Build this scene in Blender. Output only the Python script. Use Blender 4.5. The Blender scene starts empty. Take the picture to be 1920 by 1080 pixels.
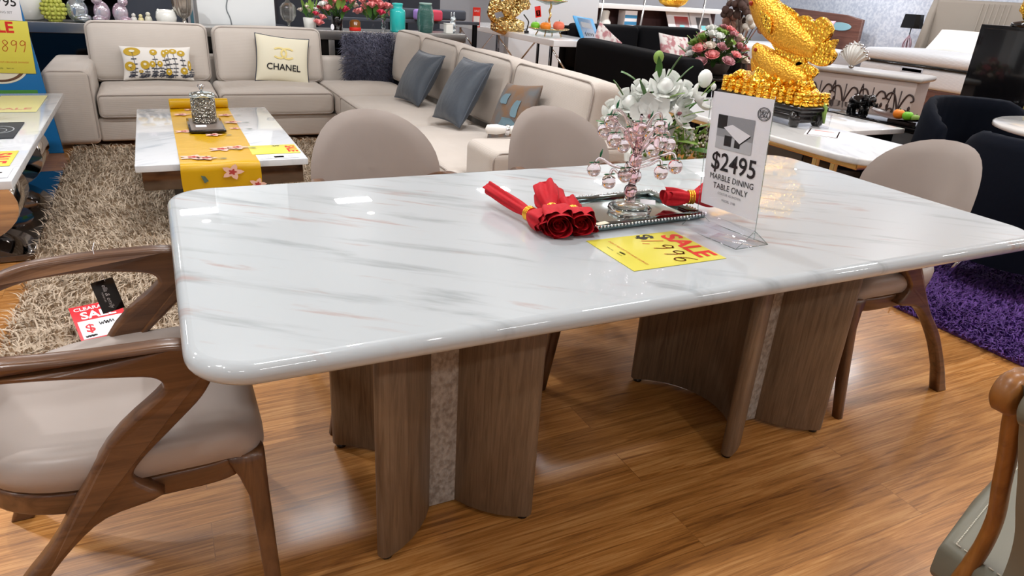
import bpy, math, random
import numpy as np
from mathutils import Vector, Matrix
random.seed(7)
rng = np.random.default_rng(7)
C = bpy.context.scene.collection
PI = math.pi
R = math.radians

# ---------------------------------------------------------------- camera, world, exposure, lights
def setup_camera():
    pit, yaw, roll = 0.411036, 0.475611, 0.0642915
    fw = Vector((math.sin(yaw)*math.cos(pit), math.cos(yaw)*math.cos(pit), -math.sin(pit)))
    rt = Vector((math.cos(yaw), -math.sin(yaw), 0)); up = rt.cross(fw)
    r2 = math.cos(roll)*rt + math.sin(roll)*up
    u2 = -math.sin(roll)*rt + math.cos(roll)*up
    cd = bpy.data.cameras.new('camera'); cam = bpy.data.objects.new('camera', cd); C.objects.link(cam)
    m = Matrix((r2, u2, -fw)).transposed().to_4x4(); m.translation = (0.0213, -1.0137, 1.33)
    cam.matrix_world = m
    cd.sensor_width = 36; cd.lens = 1303.18*36/1920; cd.clip_start = 0.05
    bpy.context.scene.camera = cam
setup_camera()
sc = bpy.context.scene
try: sc.cycles.transparent_max_bounces = 24
except Exception: pass
sc.view_settings.view_transform = 'Standard'; sc.view_settings.look = 'None'
sc.view_settings.gamma = 1; sc.view_settings.use_curve_mapping = False
sc.view_settings.exposure = -0.08
w = bpy.data.worlds.new('world'); sc.world = w; w.use_nodes = True
w.node_tree.nodes['Background'].inputs[0].default_value = (.9, .95, 1, 1)
w.node_tree.nodes['Background'].inputs[1].default_value = 0.25
CEIL = 3.1
PANELS = [(x, y) for y in (-3.2, 0.1, 3.2, 8.3) for x in (-3.6, -1.65, .3, 2.25, 4.4, 6.5, 8.6, 10.4)]
SPOTS = [(.32, 7.5), (2.23, 7.3), (4.3, 7.2), (-.9, 2.3), (.8, 1.7), (2.4, 2.2), (3.9, .2), (1.2, -1.9), (-1.6, -.4), (5.6, 3.2), (7.2, 5.2), (9.2, 4.6)]
P_SPOT = 42.0
def area(name, loc, size, power, col=(.97, .985, 1)):
    l = bpy.data.lights.new(name, 'AREA'); l.shape = 'RECTANGLE'; l.size = size; l.size_y = size*.42; l.energy = power; l.color = col
    o = bpy.data.objects.new(name, l); C.objects.link(o); o.location = loc; return o
ROWP = {-3.2: 14, .1: 19, 3.2: 22, 8.3: 30}
for i, (x, y) in enumerate(PANELS): area('panel_light', (x, y, CEIL-.035), .48, ROWP[y]*(1.8 if x > 6 else 1))
for i, (x, y) in enumerate(SPOTS):
    l = bpy.data.lights.new('spot_light', 'SPOT'); l.energy = P_SPOT*2.2; l.spot_size = R(95); l.spot_blend = .6; l.shadow_soft_size = .045; l.color = (.98, .985, 1)
    o = bpy.data.objects.new('spot_light', l); C.objects.link(o); o.location = (x, y, CEIL-.16)

AIMED = [((x, 3.9), (x+.15, 7.6, .95), 150) for x in (-.6, .9, 2.6, 4.4, 6.2)]+[((8.4, 3.2), (11.6, 4.6, 1.2), 170), ((8.6, 5.6), (11.6, 7.2, 1.2), 170), ((8.6, 7.2), (11.6, 9.4, 1.2), 150)]  # added fill spots without fixtures, brightening the rear displays and papered wall
for (x, y), tgt, e in AIMED:
    l = bpy.data.lights.new('fill_spot', 'SPOT'); l.energy = e; l.spot_size = R(75); l.spot_blend = .8; l.shadow_soft_size = .06; l.color = (.96, .98, 1)
    o = bpy.data.objects.new('fill_spot', l); C.objects.link(o); o.location = (x, y, CEIL-.15)
    o.rotation_euler = (Vector(tgt)-Vector(o.location)).to_track_quat('-Z', 'Y').to_euler()

# ---------------------------------------------------------------- mesh builder
def lin(c):
    return tuple(((v/255)/12.92 if v/255 <= .04045 else ((v/255+.055)/1.055)**2.4) for v in c)
def basis(origin, right, up):
    r = Vector(right).normalized(); u = Vector(up); u = (u-r*u.dot(r)).normalized(); n = r.cross(u)
    m = Matrix((r, u, n)).transposed().to_4x4(); m.translation = origin; return m
def T(x=0, y=0, z=0): return Matrix.Translation((x, y, z))
def RX(a): return Matrix.Rotation(a, 4, 'X')
def RY(a): return Matrix.Rotation(a, 4, 'Y')
def RZ(a): return Matrix.Rotation(a, 4, 'Z')
def catmull(pts, n=4, closed=False):
    P = [Vector(p) for p in pts]; out = []; k = len(P)
    rngk = range(k if closed else k-1)
    for i in rngk:
        p0 = P[(i-1) % k] if closed or i > 0 else P[i]*2-P[i+1]
        p1 = P[i]; p2 = P[(i+1) % k]
        p3 = P[(i+2) % k] if closed or i+2 < k else p2*2-p1
        for j in range(n):
            t = j/n
            out.append(.5*((2*p1)+(p2-p0)*t+(2*p0-5*p1+4*p2-p3)*t*t+(3*p1-p0-3*p2+p3)*t**3))
    if not closed: out.append(P[-1].copy())
    return out
_font_cache = {}
class B:
    def __init__(s): s.v = []; s.f = []; s.m = []; s.sm = []
    def add(s, vs, fs, mi=0, M=None, smooth=True):
        o = len(s.v)
        if M is not None: vs = [M @ Vector(p) for p in vs]
        s.v.extend(tuple(p) for p in vs)
        for f in fs: s.f.append(tuple(i+o for i in f)); s.m.append(mi); s.sm.append(smooth)
        return s
    def box(s, lo, hi, r=.004, mi=0, M=None, seg=2, n=1, bulge=(0, 0, 0)):
        lo = Vector(lo); hi = Vector(hi); c = (lo+hi)/2; h = (hi-lo)/2
        r = max(1e-5, min(r, min(h)*.98))
        ax = []
        for k in range(3):
            a = h[k]; L = [-a+r*(1-math.tan(R(45)*(1-j/seg))) for j in range(seg)]
            inner = [-(a-r)+2*(a-r)*j/n for j in range(n+1)]
            ax.append(L+inner+[-q for q in reversed(L)])
        idx = {}; vs = []; fs = []
        def vid(q):
            key = tuple(round(t, 6) for t in q)
            if key in idx: return idx[key]
            inn = [max(-(h[k]-r), min(h[k]-r, q[k])) for k in range(3)]
            d = Vector([q[k]-inn[k] for k in range(3)])
            p = Vector(inn)+(d.normalized()*r if d.length > 1e-9 else Vector())
            if any(bulge):
                t = [min(1, abs(p[k])/h[k]) for k in range(3)]
                for k in range(3):
                    if bulge[k]:
                        a, b = [j for j in range(3) if j != k]
                        p[k] += bulge[k]*(1-t[a]**2)*(1-t[b]**2)*(p[k]/h[k])
            idx[key] = len(vs); vs.append(p+c); return idx[key]
        for k in range(3):
            a, b = (k+1) % 3, (k+2) % 3
            for sg in (-1, 1):
                for i in range(len(ax[a])-1):
                    for j in range(len(ax[b])-1):
                        q = []
                        for (di, dj) in ((0, 0), (1, 0), (1, 1), (0, 1)):
                            p = [0, 0, 0]; p[k] = sg*h[k]; p[a] = ax[a][i+di]; p[b] = ax[b][j+dj]; q.append(vid(p))
                        if len(set(q)) < 3: continue
                        fs.append(tuple(q) if sg > 0 else tuple(reversed(q)))
        return s.add(vs, fs, mi, M)
    def tube(s, pts, r, n=8, mi=0, M=None, closed=False, flat=1.0, sm=True):
        P = [Vector(p) for p in pts]; k = len(P)
        rs = [float(q) for q in r] if isinstance(r, (list, tuple)) else [r]*k
        vs = []; prev = None
        for i in range(k):
            if closed: t = P[(i+1) % k]-P[i-1]
            else: t = P[min(i+1, k-1)]-P[max(i-1, 0)]
            t = t.normalized() if t.length > 1e-9 else Vector((0, 0, 1))
            if prev is None:
                a = Vector((0, 0, 1)) if abs(t.z) < .9 else Vector((1, 0, 0))
                prev = (a-t*a.dot(t)).normalized()
            else:
                q = prev-t*prev.dot(t); prev = q.normalized() if q.length > 1e-6 else prev
            bb = t.cross(prev)
            for j in range(n):
                an = 2*PI*j/n
                vs.append(P[i]+rs[i]*(math.cos(an)*prev+math.sin(an)*flat*bb))
        fs = []
        for i in range(k if closed else k-1):
            for j in range(n):
                a = i*n+j; b = i*n+(j+1) % n; c = ((i+1) % k)*n+(j+1) % n; d = ((i+1) % k)*n+j
                fs.append((a, b, c, d))
        if not closed: fs.append(tuple(reversed(range(n)))); fs.append(tuple(range((k-1)*n, k*n)))
        return s.add(vs, fs, mi, M, sm)
    def lathe(s, prof, loc=(0, 0, 0), n=20, mi=0, M=None, rib=0, ribn=0):
        vs = []; fs = []
        for (r, z) in prof:
            for j in range(n):
                a = 2*PI*j/n; rr = max(r, 1e-4)*(1+rib*math.cos(ribn*a))
                vs.append((loc[0]+rr*math.cos(a), loc[1]+rr*math.sin(a), loc[2]+z))
        for i in range(len(prof)-1):
            for j in range(n): fs.append((i*n+j, i*n+(j+1) % n, (i+1)*n+(j+1) % n, (i+1)*n+j))
        fs.append(tuple(reversed(range(n)))); fs.append(tuple(range((len(prof)-1)*n, len(prof)*n)))
        return s.add(vs, fs, mi, M)
    def ball(s, loc, rad, mi=0, M=None, nu=12, nv=8, fn=None):
        rad = rad if isinstance(rad, (tuple, list)) else (rad,)*3
        vs = []; fs = []
        for i in range(nv+1):
            th = PI*i/nv
            for j in range(nu):
                ph = 2*PI*j/nu; d = Vector((math.sin(th)*math.cos(ph), math.sin(th)*math.sin(ph), math.cos(th)))
                k = fn(d) if fn else 1
                vs.append((loc[0]+rad[0]*d.x*k, loc[1]+rad[1]*d.y*k, loc[2]+rad[2]*d.z*k))
        for i in range(nv):
            for j in range(nu): fs.append((i*nu+j, (i+1)*nu+j, (i+1)*nu+(j+1) % nu, i*nu+(j+1) % nu))
        return s.add(vs, fs, mi, M)
    def prism(s, poly, t, M=None, mi=0, bev=.006, seg=3, sm=True):
        """poly in XY (closed), extruded to z = +-t/2 with rounded rims"""
        P = [Vector((p[0], p[1])) for p in poly]
        A = sum(P[i].x*P[(i+1) % len(P)].y-P[(i+1) % len(P)].x*P[i].y for i in range(len(P)))
        if A < 0: P.reverse()
        k = len(P); N = []
        for i in range(k):
            e1 = (P[i]-P[i-1]).normalized(); e2 = (P[(i+1) % k]-P[i]).normalized()
            n = Vector((e1.y, -e1.x))+Vector((e2.y, -e2.x))
            n = n.normalized() if n.length > 1e-6 else Vector((e1.y, -e1.x))
            N.append(n)
        rings = []
        for j in range(seg+1):
            a = PI/2*j/seg; rings.append((-t/2+bev*(1-math.sin(a)), bev*(1-math.cos(a))))
        rings = [(-t/2, bev)] if bev <= 0 else [( -t/2+bev*(1-math.cos(PI/2*j/seg)), bev*(1-math.sin(PI/2*j/seg))) for j in range(seg+1)]
        full = rings+[(-z, i) for z, i in reversed(rings)]
        vs = []; fs = []
        for z, ins in full:
            for i in range(k): q = P[i]-N[i]*ins; vs.append((q.x, q.y, z))
        for a in range(len(full)-1):
            for i in range(k): fs.append((a*k+i, a*k+(i+1) % k, (a+1)*k+(i+1) % k, (a+1)*k+i))
        s.add(vs, fs, mi, M, sm)
        s.add([vs[i] for i in range(k)], [tuple(reversed(range(k)))], mi, M, False)
        o = (len(full)-1)*k
        return s.add([vs[o+i] for i in range(k)], [tuple(range(k))], mi, M, False)
    def quad(s, w, h, M, mi=0, cx=0, cy=0, z=0):
        return s.add([(cx-w/2, cy-h/2, z), (cx+w/2, cy-h/2, z), (cx+w/2, cy+h/2, z), (cx-w/2, cy+h/2, z)], [(0, 1, 2, 3)], mi, M, False)
    def surf(s, fn, nu, nv, mi=0, M=None, closeu=False):
        vs = [fn(i/nu, j/nv) for j in range(nv+1) for i in range(nu+1)]
        fs = [(j*(nu+1)+i, j*(nu+1)+i+1, (j+1)*(nu+1)+i+1, (j+1)*(nu+1)+i) for j in range(nv) for i in range(nu)]
        return s.add(vs, fs, mi, M)
    def text(s, txt, size, M, mi=0, cx=0, cy=0, z=.0006, align='CENTER', shear=0, bold=0):
        key = (txt, shear, bold, align)
        if key not in _font_cache:
            cu = bpy.data.curves.new('lettering', 'FONT'); cu.body = txt; cu.size = 1; cu.align_x = align; cu.align_y = 'CENTER'
            cu.shear = shear; cu.offset = bold; cu.resolution_u = 3
            o = bpy.data.objects.new('lettering', cu)
            me = o.to_mesh()
            _font_cache[key] = ([v.co.copy() for v in me.vertices], [tuple(p.vertices) for p in me.polygons])
            o.to_mesh_clear(); bpy.data.objects.remove(o); bpy.data.curves.remove(cu)
        vs, fs = _font_cache[key]
        return s.add([(cx+p.x*size, cy+p.y*size, z) for p in vs], fs, mi, M, False)
    def ribbon(s, pts, w, M, mi=0, z=.0007):
        for a, b in zip(pts[:-1], pts[1:]):
            d = Vector((b[0]-a[0], b[1]-a[1])); 
            if d.length < 1e-6: continue
            d.normalize(); n = Vector((-d.y, d.x))*w/2; e = d*w*.4
            s.add([(a[0]-n.x-e.x, a[1]-n.y-e.y, z), (b[0]-n.x+e.x, b[1]-n.y+e.y, z), (b[0]+n.x+e.x, b[1]+n.y+e.y, z), (a[0]+n.x-e.x, a[1]+n.y-e.y, z)], [(0, 1, 2, 3)], mi, M, False)
        return s
    def disc(s, rx, ry, M, mi=0, cx=0, cy=0, z=.0006, n=24, inner=0):
        if inner:
            vs = [(cx+k*rx*math.cos(2*PI*i/n), cy+k*ry*math.sin(2*PI*i/n), z) for k in (1, inner) for i in range(n)]
            return s.add(vs, [(i, (i+1) % n, n+(i+1) % n, n+i) for i in range(n)], mi, M, False)
        return s.add([(cx+rx*math.cos(2*PI*i/n), cy+ry*math.sin(2*PI*i/n), z) for i in range(n)], [tuple(range(n))], mi, M, False)
HAND = {'1': [[(.05, .0), (.2, 1)]],
        '2': [[(0, .8), (.15, 1), (.4, .95), (.45, .7), (.2, .3), (0, 0), (.5, .05)]],
        '8': [[(.4, .85), (.2, 1), (.05, .8), (.4, .35), (.3, .05), (.08, .1), (.05, .35), (.4, .7), (.4, .85)]],
        '9': [[(.42, .85), (.2, 1), (.02, .8), (.1, .58), (.35, .65), (.42, .9), (.4, .4), (.3, 0)]],
        '6': [[(.4, 1), (.12, .65), (.03, .25), (.2, .0), (.42, .12), (.4, .4), (.2, .45), (.05, .3)]],
        '.': [[(0, .05), (.05, 0)]], ',': [[(.1, .1), (0, -.15)]], '-': [[(0, .45), (.4, .5)]], 'w': [[(0, .5), (.15, 0), (.3, .4), (.4, 0), (.6, .6), (.7, .1), (.9, .5), (1, .1)]]}
def hand(b, txt, size, M, mi, x, y, w=.004, adv=.62, slant=.12):
    for ch in txt:
        if ch == ' ': x += size*.4; continue
        for st in HAND[ch]:
            pts = [(p[0], p[1], 0) for p in st]
            if len(pts) > 2: pts = catmull(pts, 4)
            b.ribbon([(x+(p[0]+slant*p[1])*size, y+p[1]*size) for p in pts], w, M, mi)
        x += size*(adv if ch not in '1.,' else .36)

def obj(name, b, mats, parent=None, world=False, recalc=True):
    me = bpy.data.meshes.new(name)
    vs = b.v
    if world and parent is not None:
        # parts given in world coordinates; parents carry a location only
        off = Vector((0, 0, 0)); p = parent
        while p is not None: off += p.location; p = p.parent
        vs = [(x-off.x, y-off.y, z-off.z) for x, y, z in vs]
    me.from_pydata(vs, [], b.f)
    mats = mats if isinstance(mats, (list, tuple)) else [mats]
    for m in mats: me.materials.append(m)
    me.polygons.foreach_set('material_index', b.m)
    me.polygons.foreach_set('use_smooth', b.sm)
    me.validate(); me.update()
    if recalc and len(b.f) < 60000:
        import bmesh
        bm = bmesh.new(); bm.from_mesh(me); bmesh.ops.recalc_face_normals(bm, faces=bm.faces); bm.to_mesh(me); bm.free()
    o = bpy.data.objects.new(name, me); C.objects.link(o)
    if parent is not None: o.parent = parent
    return o
def tag(o, label, cat, group=None, kind=None):
    o['label'] = label; o['category'] = cat
    if group: o['group'] = group
    if kind: o['kind'] = kind
    return o
def thing(name, label, cat, loc=(0, 0, 0), rotz=0, group=None):
    o = bpy.data.objects.new(name, None); C.objects.link(o); o.empty_display_size = .05
    o.location = loc; o.rotation_euler = (0, 0, rotz)
    return tag(o, label, cat, group)
def struct(name, b, m):
    o = obj(name, b, m); o['kind'] = 'structure'; return o
def single(name, label, cat, b, mats, group=None, kind=None, loc=None, **k):
    o = obj(name, b, mats, **k)
    if loc is not None: o.location = loc
    return tag(o, label, cat, group, kind)
def dup(root, loc, rotz, label, group=None):
    def cp(o, par):
        c = o.copy(); C.objects.link(c)
        if par is not None: c.parent = par
        for ch in list(o.children): cp(ch, c)
        return c
    r = cp(root, None); r.location = loc; r.rotation_euler = (0, 0, rotz); r['label'] = label
    if group: r['group'] = group
    return r

# ---------------------------------------------------------------- materials
def nodes_of(m): m.use_nodes = True; return m.node_tree.nodes, m.node_tree.links
def M(name, rgb, rough=.5, metal=0, var=None, bump=None, coat=0, trans=0, ior=1.45, emit=0, sheen=0, rgb2=None, spec=None):
    """var=(scale xyz, amount) mixes rgb with rgb2 by noise; bump=(kind, scale xyz, strength, distance)"""
    m = bpy.data.materials.new(name); N, L = nodes_of(m); p = N['Principled BSDF']
    c = (*lin(rgb), 1); p.inputs['Base Color'].default_value = c
    p.inputs['Roughness'].default_value = rough; p.inputs['Metallic'].default_value = metal
    p.inputs['Coat Weight'].default_value = coat; p.inputs['Transmission Weight'].default_value = trans; p.inputs['IOR'].default_value = ior
    if coat: p.inputs['Coat Roughness'].default_value = .04
    if spec is not None: p.inputs['Specular IOR Level'].default_value = spec
    if sheen: p.inputs['Sheen Weight'].default_value = sheen
    if emit: p.inputs['Emission Color'].default_value = c; p.inputs['Emission Strength'].default_value = emit
    tc = None
    def coords(sc):
        nonlocal tc
        if tc is None: tc = N.new('ShaderNodeTexCoord')
        mp = N.new('ShaderNodeMapping'); L.new(tc.outputs['Object'], mp.inputs[0])
        mp.inputs['Scale'].default_value = sc if isinstance(sc, (tuple, list)) else (sc,)*3
        return mp.outputs[0]
    if var:
        n = N.new('ShaderNodeTexNoise'); L.new(coords(var[0]), n.inputs['Vector']); n.inputs['Scale'].default_value = 1; n.inputs['Detail'].default_value = 5
        mx = N.new('ShaderNodeMix'); mx.data_type = 'RGBA'
        rp = N.new('ShaderNodeMapRange'); rp.inputs[1].default_value = .5-var[1]; rp.inputs[2].default_value = .5+var[1]
        L.new(n.outputs[0], rp.inputs[0]); L.new(rp.outputs[0], mx.inputs[0])
        mx.inputs[6].default_value = c; mx.inputs[7].default_value = (*lin(rgb2 or tuple(v*.82 for v in rgb)), 1)
        L.new(mx.outputs[2], p.inputs['Base Color'])
    if bump:
        kind, s, st, di = bump
        if kind == 'noise': t = N.new('ShaderNodeTexNoise'); t.inputs['Scale'].default_value = 1; t.inputs['Detail'].default_value = 3; out = t.outputs[0]
        elif kind == 'voronoi': t = N.new('ShaderNodeTexVoronoi'); t.inputs['Scale'].default_value = 1; out = t.outputs[0]
        else: t = N.new('ShaderNodeTexWave'); t.bands_direction = kind[-1].upper(); t.inputs['Scale'].default_value = 1; t.inputs['Distortion'].default_value = .6; out = t.outputs['Fac']
        L.new(coords(s), t.inputs['Vector'])
        b = N.new('ShaderNodeBump'); b.inputs['Strength'].default_value = st; b.inputs['Distance'].default_value = di
        L.new(out, b.inputs['Height']); L.new(b.outputs[0], p.inputs['Normal'])
    return m
def clear(name, rgb=(255, 255, 255), op=.06, rough=.02):
    """thin clear sheet: see-through with a glossy coat"""
    m = bpy.data.materials.new(name); N, L = nodes_of(m); N.remove(N['Principled BSDF'])
    out = N['Material Output']; t = N.new('ShaderNodeBsdfTransparent'); g = N.new('ShaderNodeBsdfGlossy'); x = N.new('ShaderNodeMixShader'); f = N.new('ShaderNodeLayerWeight')
    t.inputs[0].default_value = (*lin(rgb), 1); g.inputs['Roughness'].default_value = rough; f.inputs[0].default_value = .05
    ad = N.new('ShaderNodeMath'); ad.operation = 'ADD'; ad.inputs[1].default_value = op; hf = N.new('ShaderNodeMath'); hf.operation = 'MULTIPLY'; hf.inputs[1].default_value = .3; L.new(f.outputs[0], hf.inputs[0]); L.new(hf.outputs[0], ad.inputs[0])
    L.new(ad.outputs[0], x.inputs[0]); L.new(t.outputs[0], x.inputs[1]); L.new(g.outputs[0], x.inputs[2]); L.new(x.outputs[0], out.inputs[0])
    return m
def marble(name, base, vein, vein2, rot, scale, rough=.07, amt=.75, coat=.5):
    m = bpy.data.materials.new(name); N, L = nodes_of(m); p = N['Principled BSDF']
    tc = N.new('ShaderNodeTexCoord'); mp = N.new('ShaderNodeMapping'); mp.vector_type = 'TEXTURE'
    L.new(tc.outputs['Object'], mp.inputs[0]); mp.inputs['Rotation'].default_value = (0, 0, rot); mp.inputs['Scale'].default_value = (1/scale[0], 1/scale[1], .3)
    def streak(off, lo, hi, det, seed):
        ad = N.new('ShaderNodeVectorMath'); ad.operation = 'ADD'; ad.inputs[1].default_value = (off, seed, 0); L.new(mp.outputs[0], ad.inputs[0])
        n = N.new('ShaderNodeTexNoise'); n.inputs['Scale'].default_value = 1; n.inputs['Detail'].default_value = det; n.inputs['Roughness'].default_value = .55; n.inputs['Distortion'].default_value = .35
        L.new(ad.outputs[0], n.inputs['Vector'])
        r = N.new('ShaderNodeMapRange'); r.interpolation_type = 'SMOOTHSTEP'; r.inputs[1].default_value = lo; r.inputs[2].default_value = hi; L.new(n.outputs[0], r.inputs[0]); return r.outputs[0]
    a = streak(0, .52, .78, 4, 0); b2 = streak(5.3, .58, .74, 6, 3.1)
    x1 = N.new('ShaderNodeMix'); x1.data_type = 'RGBA'; x1.inputs[6].default_value = (*lin(base), 1); x1.inputs[7].default_value = (*lin(vein), 1)
    k = N.new('ShaderNodeMath'); k.operation = 'MULTIPLY'; k.inputs[1].default_value = amt; L.new(a, k.inputs[0]); L.new(k.outputs[0], x1.inputs[0])
    x2 = N.new('ShaderNodeMix'); x2.data_type = 'RGBA'; x2.inputs[7].default_value = (*lin(vein2), 1); L.new(x1.outputs[2], x2.inputs[6])
    k2 = N.new('ShaderNodeMath'); k2.operation = 'MULTIPLY'; k2.inputs[1].default_value = amt; L.new(b2, k2.inputs[0]); L.new(k2.outputs[0], x2.inputs[0])
    L.new(x2.outputs[2], p.inputs['Base Color']); p.inputs['Roughness'].default_value = rough; p.inputs['Coat Weight'].default_value = coat; p.inputs['Coat Roughness'].default_value = .012; p.inputs['Specular IOR Level'].default_value = .15
    return m
def wood(name, c1, c2, axis='x', freq=14, rough=.35, coat=.1):
    m = bpy.data.materials.new(name); N, L = nodes_of(m); p = N['Principled BSDF']
    tc = N.new('ShaderNodeTexCoord'); mp = N.new('ShaderNodeMapping'); L.new(tc.outputs['Object'], mp.inputs[0])
    s = [freq*3, freq*3, freq*3]; s['xyz'.index(axis)] = freq*.16; mp.inputs['Scale'].default_value = s
    n = N.new('ShaderNodeTexNoise'); n.inputs['Scale'].default_value = 1; n.inputs['Detail'].default_value = 8; n.inputs['Roughness'].default_value = .62; n.inputs['Distortion'].default_value = .9; L.new(mp.outputs[0], n.inputs['Vector'])
    r = N.new('ShaderNodeValToRGB'); r.color_ramp.elements[0].position = .32; r.color_ramp.elements[1].position = .7
    r.color_ramp.elements[0].color = (*lin(c2), 1); r.color_ramp.elements[1].color = (*lin(c1), 1)
    L.new(n.outputs[0], r.inputs[0]); L.new(r.outputs[0], p.inputs['Base Color'])
    b = N.new('ShaderNodeBump'); b.inputs['Strength'].default_value = .15; b.inputs['Distance'].default_value = .002; L.new(n.outputs[0], b.inputs['Height']); L.new(b.outputs[0], p.inputs['Normal'])
    p.inputs['Roughness'].default_value = rough; p.inputs['Coat Weight'].default_value = coat; p.inputs['Coat Roughness'].default_value = .15
    return m
def floor_mat():
    m = bpy.data.materials.new('bamboo_floor'); N, L = nodes_of(m); p = N['Principled BSDF']
    tc = N.new('ShaderNodeTexCoord')
    br = N.new('ShaderNodeTexBrick'); br.inputs['Scale'].default_value = 1; br.inputs['Brick Width'].default_value = 1.85; br.inputs['Row Height'].default_value = .142; br.inputs['Mortar Size'].default_value = .0011
    br.inputs['Mortar Smooth'].default_value = .3; br.offset = .37; br.inputs['Color1'].default_value = (0, 0, 0, 1); br.inputs['Color2'].default_value = (1, 1, 1, 1); br.inputs['Mortar'].default_value = (.4, .4, .4, 1)
    L.new(tc.outputs['Object'], br.inputs['Vector'])
    def noise(s, det, dist, ro=.6):
        mp = N.new('ShaderNodeMapping'); mp.inputs['Scale'].default_value = s
        ad = N.new('ShaderNodeVectorMath'); ad.operation = 'MULTIPLY_ADD'; ad.inputs[1].default_value = (7, 3, 0)
        L.new(br.outputs['Color'], ad.inputs[0]); L.new(tc.outputs['Object'], ad.inputs[2]); L.new(ad.outputs[0], mp.inputs[0])
        n = N.new('ShaderNodeTexNoise'); n.inputs['Scale'].default_value = 1; n.inputs['Detail'].default_value = det; n.inputs['Roughness'].default_value = ro; n.inputs['Distortion'].default_value = dist; L.new(mp.outputs[0], n.inputs['Vector']); return n.outputs[0]
    n1 = noise((3.2, 78, 1), 9, 1.1, .68); n2 = noise((1.1, 12, 1), 5, .6)
    hv = N.new('ShaderNodeMix'); hv.inputs[0].default_value = .33; L.new(n1, hv.inputs[2]); L.new(n2, hv.inputs[3])
    r = N.new('ShaderNodeValToRGB'); e = r.color_ramp.elements; e[0].position = .33; e[1].position = .68
    e[0].color = (*lin((104, 60, 20)), 1); e[1].color = (*lin((216, 164, 102)), 1); k = e.new(.5); k.color = (*lin((178, 120, 58)), 1)
    L.new(hv.outputs[0], r.inputs[0])
    hs = N.new('ShaderNodeHueSaturation'); mr = N.new('ShaderNodeMapRange'); mr.inputs[3].default_value = .86; mr.inputs[4].default_value = 1.12
    L.new(br.outputs['Color'], mr.inputs[0]); L.new(mr.outputs[0], hs.inputs['Value']); L.new(r.outputs[0], hs.inputs['Color'])
    mx = N.new('ShaderNodeMix'); mx.data_type = 'RGBA'; mx.inputs[7].default_value = (*lin((92, 52, 24)), 1); L.new(hs.outputs[0], mx.inputs[6])
    kf = N.new('ShaderNodeMath'); kf.operation = 'MULTIPLY'; kf.inputs[1].default_value = .55; L.new(br.outputs['Fac'], kf.inputs[0]); L.new(kf.outputs[0], mx.inputs[0])
    L.new(mx.outputs[2], p.inputs['Base Color']); p.inputs['Roughness'].default_value = .36; p.inputs['Coat Weight'].default_value = .15; p.inputs['Coat Roughness'].default_value = .14
    return m
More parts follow.
